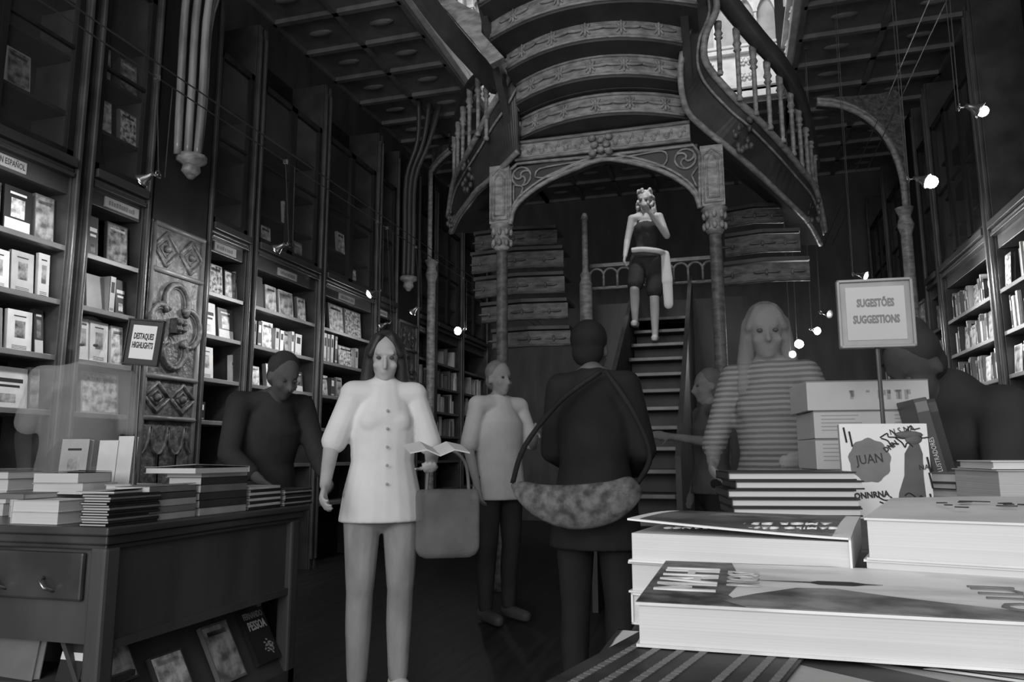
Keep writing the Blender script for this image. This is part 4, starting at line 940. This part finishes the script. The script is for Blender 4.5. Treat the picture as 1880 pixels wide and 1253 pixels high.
# ------------------------------------------------------------------ hanging lamps on cables
def lamp(px, py, label, x=None, d=None, aim=(-1,0,-.6), power=0, wire=1.2, bulb=.03, on=True, second=.05, dim=False, fwd=0):
    c = P(px, py, x=x, d=d); a = Vector(aim).normalized()
    root = empty('hanging_lamp', c, label, 'lamp', 'small hanging spotlights'); side = a.cross(Vector((0,0,1))).normalized()
    F = frame((0,0,0), side, a.cross(side)); F = Matrix(((F[0][0],F[0][1],a.x,0),(F[1][0],F[1][1],a.y,0),(F[2][0],F[2][1],a.z,0),(0,0,0,1)))
    mb = MB(F); mb.lathe([(.012,-.075),(.016,-.05),(.022,-.03),(.04,.0),(.048,.012),(.046,.012),(.036,0),(.015,-.03)], (0,0,0), 12); mb.build('lamp_shade', CHROME, root, smooth=True)
    MB(F).ell((0,0,.004+fwd), (bulb, bulb, bulb*.7+fwd*.3), 7).build('bulb', BULBD if dim else BULB, root, smooth=True)
    h = Vector((-a.x*.11, -a.y*.11, .035)); mb = MB()
    mb.tube(spl([a*-.07, h*.8, h], 4), .006, 6); mb.tube([h+side*.03*math.cos(t*.5)+Vector((0,0,.018*math.sin(t*.5))) for t in range(13)], .004, 5); mb.build('bracket', CHROME, root, smooth=True)
    top = (P(300, 150, x=-3.12).z if c.x < -3 else 5.6)-c.z; wire = top-h.z; dx = (-3.12-c.x-h.x) if c.x < -3 else .03
    for s in (0, second):
        MB().tube([h+Vector((0, s, 0)), h+Vector((dx, s*2.5, wire))], .0028, 5).build('wire', METAL, root)
    MB().box(h+Vector((dx, 0, wire)), (.03, .02, .03)).build('wire_clip', CHROME, root)
    if power:
        l = bpy.data.lights.new('bulb_light', 'SPOT'); l.energy = power; l.spot_size = R(125); l.spot_blend = .8; l.shadow_soft_size = .05
        o = bpy.data.objects.new('bulb_light', l); COL.objects.link(o); o.parent = root; o.location = a*(.06+fwd*1.6); o.rotation_euler = a.to_track_quat('-Z', 'Y').to_euler()
    return c
lamps = [
 lamp(262, 332, 'white cone spotlight on a long wire above the narrow bay, aimed at the shelves', x=-3.15, aim=(-1,-.25,-.75), power=45, wire=1.0, bulb=.026, dim=True),
 lamp(508, 458, 'small spotlight above the paperback bay with unlit-looking shade', x=-3.15, aim=(-1,-.2,-.7), power=36, wire=1.25, bulb=.025, dim=True),
 lamp(679, 540, 'bright small spotlight right of the paperback bay above the woman in white', x=-3.15, aim=(-.8,-.7,-.6), power=46, wire=1.1, bulb=.034),
 lamp(700, 600, 'dim looped spotlight just above the head of the woman in white', x=-3.15, aim=(-1,-.2,-.6), power=14, wire=1.1, bulb=.02, dim=True),
 lamp(757, 573, 'small dim spotlight hanging over the second carved panel', x=-3.15, aim=(-1,0,-.9), power=14, wire=.6, bulb=.03, dim=True),
 lamp(841, 608, 'very bright starry spotlight left of the stair column', x=-3.15, aim=(-.6,-1,-.25), power=12, wire=1.2, bulb=.05),
 lamp(1700, 332, 'very bright starry spotlight on the arch side, highest but one', d=4.6, aim=(.75,-.35,-.45), power=220, wire=1.0, bulb=.038, fwd=.03),
 lamp(1797, 202, 'bright spotlight highest under the dark ceiling beside two long wires', d=4.2, aim=(.8,-.1,-.5), power=170, wire=1.3, bulb=.03, fwd=.02),
 lamp(1588, 507, 'small bright spotlight right above the suggestions sign', d=6.8, aim=(.8,-.4,-.4), power=130, wire=1.4, bulb=.03),
 lamp(1500, 608, 'bright spotlight upper one of the cluster beside the striped top person', d=8.7, aim=(.4,-.9,-.2), power=24, wire=1.4, bulb=.04),
 lamp(1467, 632, 'brightest spotlight in the cluster beside the striped top person', d=9.35, aim=(.1,-1,-.2), power=20, wire=1.4, bulb=.054),
 lamp(1455, 651, 'low small spotlight touching the brightest of the cluster', d=9.45, aim=(.1,-1,-.3), power=0, wire=1.3, bulb=.034),
 lamp(1522, 577, 'tiny spotlight above the cluster, nearer the suggestions sign', d=7.9, aim=(.7,-.7,-.3), power=14, wire=1.3, bulb=.014)]
lamp(0, 0, 'spotlight hanging over the nearest book table', d=3.2, aim=(-.1,.1,-1), wire=1.2) if 0 else None
# two cables along each side that carry the lamp wires
for nm, x, (pa, qa) in (('lamp cable pair strung along the bookcase wall above the cone spotlight', -3.12, ((300,150),(50,0))), ('lamp cable pair strung along the sign-side wall', 1.5, ((1697,172),(1697,172)))):
    z = P(*pa, x=x).z if x < 0 else 4.3
    root = empty('lamp_cable', (x, 6, z), nm, 'cable', 'lamp cables')
    for o in (0, .12): MB().tube([(o, -6.2, 0), (o, 6.3, 0)], .0045, 5).build('cable', METAL, root)
# added unseen spotlight above the frame, brightens the nearest table
c = Vector((.35, .05, 2.5)); root = empty('hanging_lamp', c, 'added unseen spotlight above the frame that brightens the nearest book table', 'lamp', 'small hanging spotlights')
MB().lathe([(.012,.10),(.02,.07),(.045,0),(.05,-.01),(.042,0),(.015,.05)], (0,0,0), 12).build('lamp_shade', CHROME, root, smooth=True); MB().ell((0,0,.006), (.03,.03,.02), 6).build('bulb', BULB, root); MB().tube([(0,0,.1),(0,0,6.49)], .003, 5).build('wire', METAL, root)
l = bpy.data.lights.new('bulb_light', 'SPOT'); l.energy = 3; l.spot_size = R(70); l.spot_blend = .8; l.shadow_soft_size = .12
o = bpy.data.objects.new('bulb_light', l); COL.objects.link(o); o.parent = root; o.location = (0,0,-.02); o.rotation_euler = (Vector((.45,.75,.95))-c).to_track_quat('-Z','Y').to_euler()
# ------------------------------------------------------------------ people
def V(*a): return Vector(a)
def body_finish(o, voxel, it=5):
    m = o.modifiers.new('union', 'REMESH'); m.mode = 'VOXEL'; m.voxel_size = voxel; m.use_smooth_shade = True
    s = o.modifiers.new('soft', 'SMOOTH'); s.factor = .5; s.iterations = it
    dg = bpy.context.evaluated_depsgraph_get(); dg.update()
    me = bpy.data.meshes.new_from_object(o.evaluated_get(dg)); mats = [x for x in o.data.materials]
    o.modifiers.clear(); o.data = me
    if not me.materials:
        for x in mats: me.materials.append(x)
    me.polygons.foreach_set('use_smooth', [True]*len(me.polygons)); me.update()
def hand(mb, w, d, nrm, s=1.0, curl=.5, thumb=1):
    """palm from wrist w along d, palm facing nrm; five unequal bent fingers"""
    d = d.normalized(); nrm = (nrm-d*nrm.dot(d)).normalized(); sd = d.cross(nrm)*thumb
    mb.cap(w, w+d*.075*s, .026*s, .034*s, 10, (nrm, .5))
    for k, (o, L, r) in enumerate(((.027,.068,.0085),(.009,.078,.009),(-.010,.072,.0085),(-.027,.055,.0075))):
        p = w+d*.08*s+sd*o*s; t = d; b = nrm
        for j, f in enumerate((.45, .32, .25)):
            a = curl*(.5+.5*j)*.9; t = (t*math.cos(a)+b*math.sin(a)).normalized(); b = (nrm-t*nrm.dot(t)).normalized() if abs(nrm.dot(t)) < .98 else -d
            q = p+t*L*f*s; mb.cap(p, q, r*s*(1-.1*j), r*s*(1-.1*j-.1), 8); p = q
    p = w+d*.025*s+sd*.03*s; q = p+(d*.6+sd*.7+nrm*.3).normalized()*.04*s; mb.cap(p, q, .0115*s, .0095*s, 8); mb.cap(q, q+(d*.9+sd*.15+nrm*.4).normalized()*.032*s, .0095*s, .008*s, 8)
def person(label, pos, yaw, H=1.68, skin=None, top=None, trousers=None, shoes=None, hairm=None, J=None, hair='long', fem=True, voxel=.009, sleeve=.5, leg_to=1.0, extra=None, head_tilt=(0,0), curl=(.5,.5), palm=(None,None), z=0, hem=None, group=None, top_loose=.018, tank=False):
    """local frame: x = the person's own right-hand side is -x when facing +y? faces -y (toward viewer at yaw 0); x to the viewer's right"""
    s = H/1.70; root = empty('person', (pos[0], pos[1], z), label, 'person', group, yaw)
    j = dict(hl=V(-.09,0,.92), hr=V(.09,0,.92), kl=V(-.095,-.01,.50), kr=V(.095,-.01,.50), al=V(-.095,.02,.085), ar=V(.095,.02,.085), tl=V(-.11,-.14,.03), tr=V(.11,-.14,.03),
             pelvis=V(0,0,.95), waist=V(0,0,1.08), chest=V(0,0,1.29), neck=V(0,.01,1.44), head=V(0,-.01,1.585),
             sl=V(-.165,.0,1.405), sr=V(.165,.0,1.405), el=V(-.235,.02,1.12), er=V(.235,.02,1.12), wl=V(-.22,-.06,.88), wr=V(.22,-.06,.88))
    for k, v in (J or {}).items(): j[k] = Vector(v)
    j['sl'].x += .018 if fem else -.01; j['sr'].x -= .018 if fem else -.01
    if fem:
        for q in ('el','er','wl','wr'): j[q].x *= .93
    for k in j: j[k] = j[k]*s
    hd = Matrix.Rotation(head_tilt[0], 3, 'Z') @ Matrix.Rotation(head_tilt[1], 3, 'X'); hc = j['head']
    def H_(x, y, z_): return hc+hd @ (V(x, y, z_)*s)
    mb = MB(); up = V(0,0,1); F = V(0,1,0); tw = .86 if fem else 1
    # torso
    mb.cap(j['pelvis']-up*.03*s, j['waist'], .145*s, .115*s*tw, 16, (F, .68)); mb.cap(j['waist'], j['chest'], .115*s*tw, .145*s*tw, 16, (F, .68)); mb.cap(j['chest'], (j['chest']+j['neck'])/2+up*.02*s, .14*s*tw, .09*s, 16, (F, .68))
    mb.cap(j['sl'], j['sr'], .050*s, .050*s, 12); [mb.cap(j[q]*.92+j['neck']*.08+up*.0, j['neck']+up*.025*s, .04*s, .046*s, 10) for q in ('sl','sr')]; mb.cap(j['chest']+up*.09*s, j['neck']+up*.03*s, .075*s, .05*s); mb.cap(j['neck']-up*.02*s, hc-up*.04*s, .05*s, .047*s)
    # head
    mb.ell(H_(0,.012,.035), (.076*s,.094*s,.092*s), 12, M=hd); mb.ell(H_(0,-.022,-.035), (.058*s,.064*s,.082*s), 10, M=hd); mb.ell(H_(0,-.055,-.092), (.026*s,.022*s,.02*s), 7)
    mb.cap(H_(0,-.088,.008), H_(0,-.105,-.035), .008*s, .014*s, 8); mb.ell(H_(0,-.078,-.063), (.022*s,.012*s,.008*s), 6); mb.cap(H_(-.035,-.076,.03), H_(.035,-.076,.03), .011*s, .011*s, 8)
    for k in (-1,1): mb.ell(H_(k*.077,.012,-.01), (.01*s,.02*s,.03*s), 6, M=hd); mb.ell(H_(k*.04,-.062,-.03), (.022*s,.018*s,.02*s), 6)
    # arms, hands
    for a, e, w, k in (('sl','el','wl',0), ('sr','er','wr',1)):
        mb.cap(j[a], j[e], .048*s, .038*s); mb.cap(j[e], j[w], .039*s, .026*s); d = (j[w]-j[e]).normalized()
        hand(mb, j[w], d, palm[k] if palm[k] else V(1 if k == 0 else -1, -.35, 0), s*1.02, curl[k], -1 if k == 0 else 1)
    # legs, feet
    for h, k, a, t in (('hl','kl','al','tl'), ('hr','kr','ar','tr')):
        mb.cap(j[h], j[k], .085*s, .055*s, 14); mb.cap(j[k], j[k]*.65+j[a]*.35+V(0,.015,0), .053*s, .052*s, 12); mb.cap(j[k]*.65+j[a]*.35+V(0,.015,0), j[a], .052*s, .035*s, 12)
        mb.cap(j[a]-up*.03*s+V(0,.02,0)*s, j[t]+up*.005*s, .036*s, .026*s, 10, (up, .8))
    o = mb.build('body', skin, root); body_finish(o, voxel)
    # face
    for k in (-1,1): MB().ell(H_(k*.031,-.078,.008), (.0125*s,.008*s,.0085*s), 6).build('eye', TONE['dark grey'], root)
    # hair
    hb = MB(); hb.ell(H_(0,.028,.052), (.084*s,.092*s,.088*s), 12, M=hd)
    if hair == 'long':
        for k in (-1,1):
            hb.cap(H_(k*.065,.0,.04), H_(k*.088,.01,-.12), .034*s, .036*s); hb.cap(H_(k*.088,.01,-.12), H_(k*.10,-.03,-.24), .036*s, .028*s); hb.cap(H_(k*.03,-.04,.105), H_(k*.072,-.045,.02), .02*s, .016*s)
        hb.cap(H_(0,.07,.02), H_(0,.08,-.22), .075*s, .06*s, 12, (F,.6))
    elif hair == 'short':
        hb.ell(H_(0,.05,-.01), (.074*s,.06*s,.07*s), 9)
    elif hair == 'bun':
        hb.ell(H_(0,.05,-.01), (.074*s,.06*s,.07*s), 9); hb.ell(H_(0,.08,.10), (.045*s,)*3, 8)
    elif hair == 'curly':
        r = random.Random(2)
        for k in range(120):
            w = r.uniform(0, 6.28); zz = r.uniform(-.2, .13); q = .088 if zz < .05 else .07
            x, y = q*math.cos(w), q*math.sin(w)+.02
            if y < -.035 and zz < .06: continue
            hb.ell(H_(x*(1+max(0,-zz)*1.2), y, zz), (.022*s,.022*s,.026*s), 5)
    oh = hb.build('hair', hairm, root); body_finish(oh, voxel*.9, 3)
    # garments
    if top:
        L = top_loose*s; tb = MB(); hz = hem if hem else .86
        hb_ = V(j['pelvis'].x, j['pelvis'].y, hz*s); tb.tube([hb_, hb_.lerp(j['waist'], .5), j['waist'], j['waist'].lerp(j['chest'], .6), j['chest'], j['chest']+up*.03*s], [.175*s+L, .155*s+L, .125*s*tw+L*1.5, .15*s*tw+L, .15*s*tw+L, .13*s], 20, flat=(F,.74)); tb.cap(j['chest'], (j['chest']+j['neck'])/2+up*(-.03 if tank else .022)*s, .145*s*tw+L, .098*s+L*.6, 16, (F,.78))
        if not tank:
            tb.cap(j['sl'], j['sr'], .053*s+L*.5, .053*s+L*.5)
            for q in ('sl','sr'): tb.cap(j[q]*.92+j['neck']*.08, j['neck']+up*.002*s, .043*s+L*.35, .05*s+L*.2, 10)
        else:
            for k in (-1,1): tb.cap(j['chest']+V(k*.075,-.05,.02)*s, j['neck']+V(k*.085,.0,-.0)*s, .02*s, .018*s)
        if fem:
            tb.cap(j['chest']+V(-.06,-.065,-.02)*s, j['chest']+V(.06,-.065,-.02)*s, .066*s, .066*s, 12, (F, .8))
        for a, e, w in (() if tank else (('sl','el','wl'), ('sr','er','wr'))):
            f = sleeve
            if f <= 1: tb.cap(j[a], j[a].lerp(j[e], f), .054*s+L*.25, .052*s+L*.35)
            else: tb.cap(j[a], j[e], .056*s+L*.4, .046*s+L*.4); tb.cap(j[e], j[e].lerp(j[w], f-1), .046*s+L*.4, .034*s+L*.4)
        o = tb.build('top', top, root); body_finish(o, voxel)
    if trousers:
        tb = MB(); tb.cap(j['pelvis']+up*.04*s, j['pelvis']-up*.06*s, .142*s, .152*s, 16, (F,.74))
        for h, k, a in (('hl','kl','al'), ('hr','kr','ar')):
            e = j[a].lerp(j[k], 1-leg_to) if leg_to > .5 else None
            if e is not None:
                tb.cap(j[h], j[k], .098*s, .066*s, 14); tb.cap(j[k], j[k].lerp(e, .4)+V(0,.012,0), .064*s, .062*s, 12); tb.cap(j[k].lerp(e, .4)+V(0,.012,0), e+up*.01, .062*s, .048*s, 12)
            else: tb.cap(j[h], j[h].lerp(j[k], leg_to*2), .1*s, .09*s, 14)
        o = tb.build('trousers' if leg_to > .5 else 'shorts', trousers, root); body_finish(o, voxel)
    if shoes:
        for a, t in (('al','tl'), ('ar','tr')):
            sb = MB(); sb.cap(j[a]+V(0,.025,-.03)*s, j[t]+up*.012*s, .046*s, .038*s, 12, (up,.85)); sb.cap(j[a]+V(0,.02,-.055)*s, j[t]-up*.008*s, .04*s, .036*s, 12, (up,.5))
            o = sb.build('shoe', shoes, root); body_finish(o, voxel*.8, 3)
    if extra: extra(root, j, s)
    return root, j, s
def face_to(x, y, tx=0, ty=0): return math.atan2(ty-y, tx-x)+math.pi/2      # local -y looks at the target
SKIN = mat('skin', .40, .52, 8, rough=.55, spec=.3); SKIND = mat('shaded blurred skin', .3, .4, 8, rough=.6)
# woman in white, nearest
p = P(694, 1250, d=3.4); WH = mat('white cotton shirt', .72, .8, 6, rough=.85, spec=.1); JEAN = mat('pale washed jeans', .24, .38, 9, (1,1,.35), .85, .1, .1)
def shirt_buttons(root, j, s):
    mb = MB()
    for k in range(5): mb.ell(j['waist']+V(.0, -.150+.006*k, -.10+.085*k)*s, (.007,.005,.007), 5)
    mb.build('buttons', TONE['pale grey'], root)
w1, j1, s1 = person('woman in a white shirt and pale jeans standing among the shelves, reading', (p.x, p.y), face_to(p.x, p.y, .6, 0), 1.66, SKIN, WH, JEAN, TONE['white'], mat('dark hair', .02, .05, 30, (1,1,.2), .5), 
   J=dict(el=V(-.265,-.01,1.14), wl=V(-.30,-.17,.98), er=V(.25,-.04,1.13), wr=V(.20,-.26,1.07), tl=V(-.13,-.13,.03), tr=V(.12,-.15,.03)), hair='long', voxel=.0075, sleeve=.85, hem=.80, head_tilt=(R(-8), R(12)), curl=(.6,.9), palm=(V(1,0,.2), V(-.3,.2,1)), extra=shirt_buttons, top_loose=.03)
Mw = Matrix.Translation((p.x, p.y, 0)) @ Matrix.Rotation(face_to(p.x, p.y, .6, 0), 4, 'Z')
q = Mw @ (V(.19,-.345,1.115)*s1)
bk = MB(); bk.ribbon([V(-.13,-.085,.02), V(-.06,-.09,.035), V(0,-.085,.008)], [V(-.13,.085,.02), V(-.06,.085,.035), V(0,.085,.008)], (0,0,.006)); bk.ribbon([V(0,-.085,.008), V(.06,-.09,.035), V(.13,-.085,.02)], [V(0,.085,.008), V(.06,.085,.035), V(.13,.085,.02)], (0,0,.006))
ob = bk.build('open_booklet', WHITE); tag(ob, 'open white booklet held at the chest by the woman in white', 'booklet'); ob.location = q; ob.rotation_euler = (R(12), 0, face_to(p.x, p.y, .6, 0))
# tote bag on her arm
tb = MB(); tb.cap(V(-.10,0,-.12), V(.10,0,-.12), .05, .05, 12, (V(0,1,0),.6)); tb.cap(V(-.12,0,.12), V(.12,0,.12), .035, .035, 12, (V(0,1,0),.5)); tb.xbox(-.15,.15,-.03,.03,-.13,.13)
bg = tb.build('tote_bag', ghost('thin grey tote cloth', .16, .24, .62)); body_finish(bg, .012, 8); tag(bg, 'grey cloth tote bag hanging at the hip beside the woman in white', 'bag')
hp = Mw @ (V(.30,-.10,.80)*s1); bg.location = hp; bg.rotation_euler = (0,0,face_to(p.x, p.y)); 
MB().tube(spl([(-.10,0,.13),(-.08,0,.27),(0,0,.33),(.08,0,.27),(.10,0,.13)], 5), .008, 7).build('handle', TONE['mid grey'], bg)
# pale-shirt browser in the middle distance
x, y = P(916, 900, d=5.1).x, P(916, 900, d=5.1).y
person('blurred person in a long pale shirt and black trousers beside the stair column', (x, y), face_to(x, y, 2.5, 2), 1.72, ghost('blurred skin', .3, .42, .8), ghost('blurred pale shirt', .6, .7, .85), ghost('blurred black trousers', .035, .05, .9), DARK, ghost('blurred fair hair', .16, .3, .8), J=dict(er=V(.24,-.06,1.14), wr=V(.12,-.26,1.22)), hair='short', fem=False, voxel=.011, sleeve=.9, hem=.78, top_loose=.03)
# dark figure in the centre with a bag at the waist
x, y = P(1092, 900, d=3.15).x, P(1092, 900, d=3.15).y
BLK = ghost('blurred black coat', .018, .03, .93, 4)
w3, j3, s3 = person('dark blurred figure in a black coat turned away in the middle of the shop', (x, y), face_to(x, y, 0, 9), 1.66, ghost('dim blurred skin', .1, .18, .85), BLK, BLK, DARK, BLK, J=dict(el=V(-.22,-.05,1.13), wl=V(-.13,-.22,1.04), er=V(.22,-.05,1.13), wr=V(.13,-.22,1.04), head=V(.02,-.05,1.57)), hair='short', fem=True, voxel=.011, sleeve=1.9, hem=.72, top_loose=.03)
cr = MB(); a0 = Matrix.Translation((x, y, 0))
cr.tube(spl([(x-.30,y-.20,.965),(x-.17,y-.25,.905),(x-.03,y-.27,.885),(x+.11,y-.25,.91),(x+.20,y-.20,.97)], 6), [.012]+[.02+.066*math.sin(math.pi*k/24)**.7 for k in range(23)]+[.012], 14, flat=(V(0,1,0),.45))
c2 = MB(); c2.tube(spl([(x-.30,y-.20,.97),(x-.25,y-.19,1.12),(x-.10,y-.185,1.3),(x+.06,y-.14,1.42)], 5), .011, 7); c2.tube(spl([(x+.20,y-.20,.97),(x+.25,y-.16,1.08),(x+.19,y-.16,1.25),(x+.08,y-.135,1.42)], 5), .011, 7)
sc = cr.build('waist_bag', ghost('patterned pale cloth', .08, .3, .6, 26), smooth=True); tag(sc, 'crescent patterned pale waist bag slung round the dark central figure', 'bag'); c2.build('strap', BLK, sc, smooth=True)
# dark person behind the left table
x, y = P(486, 800, d=4.05).x, P(486, 800, d=4.05).y
person('dark-jacketed person leaning over the far end of the dark table', (x, y), face_to(x, y, -.5, 2.4), 1.66, ghost('dim warm skin', .10, .17, .8), ghost('blurred dark jacket', .035, .05, .93, 5), BLK, DARK, ghost('dim blurred hair', .03, .06, .85), J=dict(chest=V(0,-.06,1.28), neck=V(0,-.12,1.42), head=V(0,-.2,1.53), sl=V(-.175,-.07,1.39), sr=V(.175,-.07,1.39), el=V(-.25,-.13,1.12), er=V(.25,-.13,1.12), wl=V(-.17,-.34,.99), wr=V(.2,-.34,.99)), hair='short', fem=False, voxel=.011, sleeve=1.7, head_tilt=(0,R(25)), hem=.8, top_loose=.03)
# striped top
x, y = P(1418, 800, d=3.1).x, P(1418, 800, d=3.1).y
person('long-haired person in a pale striped top behind the striped pile of hardcovers', (x, y), face_to(x, y, -.9, 0), 1.70, ghost('pale blurred skin', .32, .42, .45), ghost('striped jersey', .18, .38, .55, 14, kind='WAVEZ', stretch=(1,1,1), detail=.6, lo=.4, hi=.6), BLK, DARK, ghost('pale blurred hair', .26, .36, .4), J=dict(el=V(-.26,-.02,1.12), wl=V(-.2,-.2,1.05), er=V(.26,-.02,1.12), wr=V(.2,-.22,1.08)), hair='long', voxel=.011, sleeve=1.3, hem=.8, head_tilt=(R(20), R(5)))
# dark bending figure at the edge of the near table
x, y = P(1800, 800, d=2.35).x, P(1800, 800, d=2.35).y
person('dark figure bending over books beyond the leaning books, in a black sweater', (x, y), face_to(x, y, -.6, 1.6), 1.60, ghost('dim shadow skin', .06, .12, .85), ghost('black sweater blur', .035, .05, .93, 5), BLK, DARK, ghost('dark brown hair blur', .03, .06, .9), J=dict(chest=V(0,-.1,1.22), neck=V(0,-.18,1.33), head=V(0,-.28,1.42), sl=V(-.19,-.12,1.28), sr=V(.19,-.12,1.28), el=V(-.25,-.2,1.02), er=V(.25,-.22,1.05), wl=V(-.16,-.38,1.06), wr=V(.16,-.40,1.08), waist=V(0,-.02,1.05)), hair='bun', voxel=.011, sleeve=1.8, hem=.8, head_tilt=(0,R(35)), top_loose=.06)
# two heads by the steps
x, y = P(1302, 760, d=5.0).x, P(1302, 760, d=5.0).y
person('grey blurred person at the foot of the steps right of the dark central figure', (x, y), face_to(x, y, -3, 4), 1.64, ghost('mid blurred skin', .16, .24, .75), ghost('grey blurred shirt', .07, .12, .8), BLK, DARK, ghost('mid grey hair', .10, .16, .75), J=dict(er=V(.3,-.1,1.2), wr=V(.2,-.34,1.24)), hair='short', fem=False, voxel=.013, sleeve=.9)
# faint tall browser in front of the pale face-out books
x, y = P(150, 760, d=3.95).x, P(150, 760, d=3.95).y
person('faint see-through person in a pale T-shirt before the face-out books', (x, y), face_to(x, y, -4.2, 4.2), 1.80, ghost('faint skin', .35, .45, .07), ghost('faint pale T-shirt', .6, .7, .2), ghost('faint grey trousers', .1, .15, .25), ghost('faint shoes', .1, .15, .25), ghost('faint hair', .1, .2, .07), hair='short', fem=False, voxel=.012, sleeve=.75, hem=.85, top_loose=.03)
# woman on the steps
x, y, zf = P(1199, 632, y=7.56).x, 7.62, 2.2
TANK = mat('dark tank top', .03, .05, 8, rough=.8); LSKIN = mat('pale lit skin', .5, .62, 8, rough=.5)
w9, j9, s9 = person('woman with pale curly hair in a dark tank top stepping down the middle stair', (x-.04, y), face_to(x, y, -.4, 0), 1.60, LSKIN, TANK, mat('dark knee shorts', .025, .045, 9, rough=.8), TONE['white'], mat('pale curls', .5, .68, 40, rough=.7), z=zf,
   J=dict(kl=V(-.13,-.16,.58), al=V(-.15,.02,.26), tl=V(-.15,-.12,.20), kr=V(.07,-.05,.50), ar=V(.06,.02,.085), tr=V(.06,-.13,.03), el=V(-.22,-.03,1.14), wl=V(-.24,-.16,.94), er=V(.24,-.05,1.17), wr=V(.06,-.20,1.40)), hair='curly', voxel=.009, sleeve=.12, leg_to=.42, hem=.93, head_tilt=(R(-10), R(8)), curl=(.5,.9), palm=(V(1,0,0), V(0,.6,.8)), top_loose=.006, tank=True)
Mw = Matrix.Translation((x-.04, y, zf)) @ Matrix.Rotation(face_to(x, y, -.4, 0), 4, 'Z')
jk = MB(); pts = [V(.0,-.17,.93), V(.12,-.15,.91), V(.175,-.06,.90)]
jk.tube(spl([V(-.14,-.12,.95), V(-.02,-.165,.94), V(.12,-.14,.92), V(.18,-.03,.92)], 5), .03, 8)
jk.cap(V(.185,-.05,.9), V(.2,-.07,.62), .05, .06, 10, (V(0,1,0), .5)); jk.cap(V(.2,-.07,.62), V(.205,-.07,.38), .055, .05, 10, (V(0,1,0), .5))
oj = jk.build('white_jacket', WHITE); body_finish(oj, .009, 4); tag(oj, 'white jacket tied round the waist of the woman on the steps, hanging down', 'jacket'); oj.matrix_world = Mw
# added unseen spotlight over the stair, only to brighten the woman
c = Vector((-.7, 6.75, 5.3)); root = empty('hanging_lamp', c, 'added unseen spotlight above the stair arch that brightens the descending woman', 'lamp', 'small hanging spotlights')
MB().lathe([(.012,.10),(.02,.07),(.045,0),(.05,-.01),(.042,0),(.015,.05)], (0,0,0), 12).build('lamp_shade', CHROME, root, smooth=True); MB().tube([(0,0,.1),(0,0,3.7)], .003, 5).build('wire', METAL, root)
l = bpy.data.lights.new('bulb_light', 'SPOT'); l.energy = 100; l.spot_size = R(30); l.spot_blend = .8; l.shadow_soft_size = .05
o = bpy.data.objects.new('bulb_light', l); COL.objects.link(o); o.parent = root; o.location = (0,0,-.03); o.rotation_euler = (Vector((-.75, 7.6, 3.2))-c).to_track_quat('-Z','Y').to_euler()
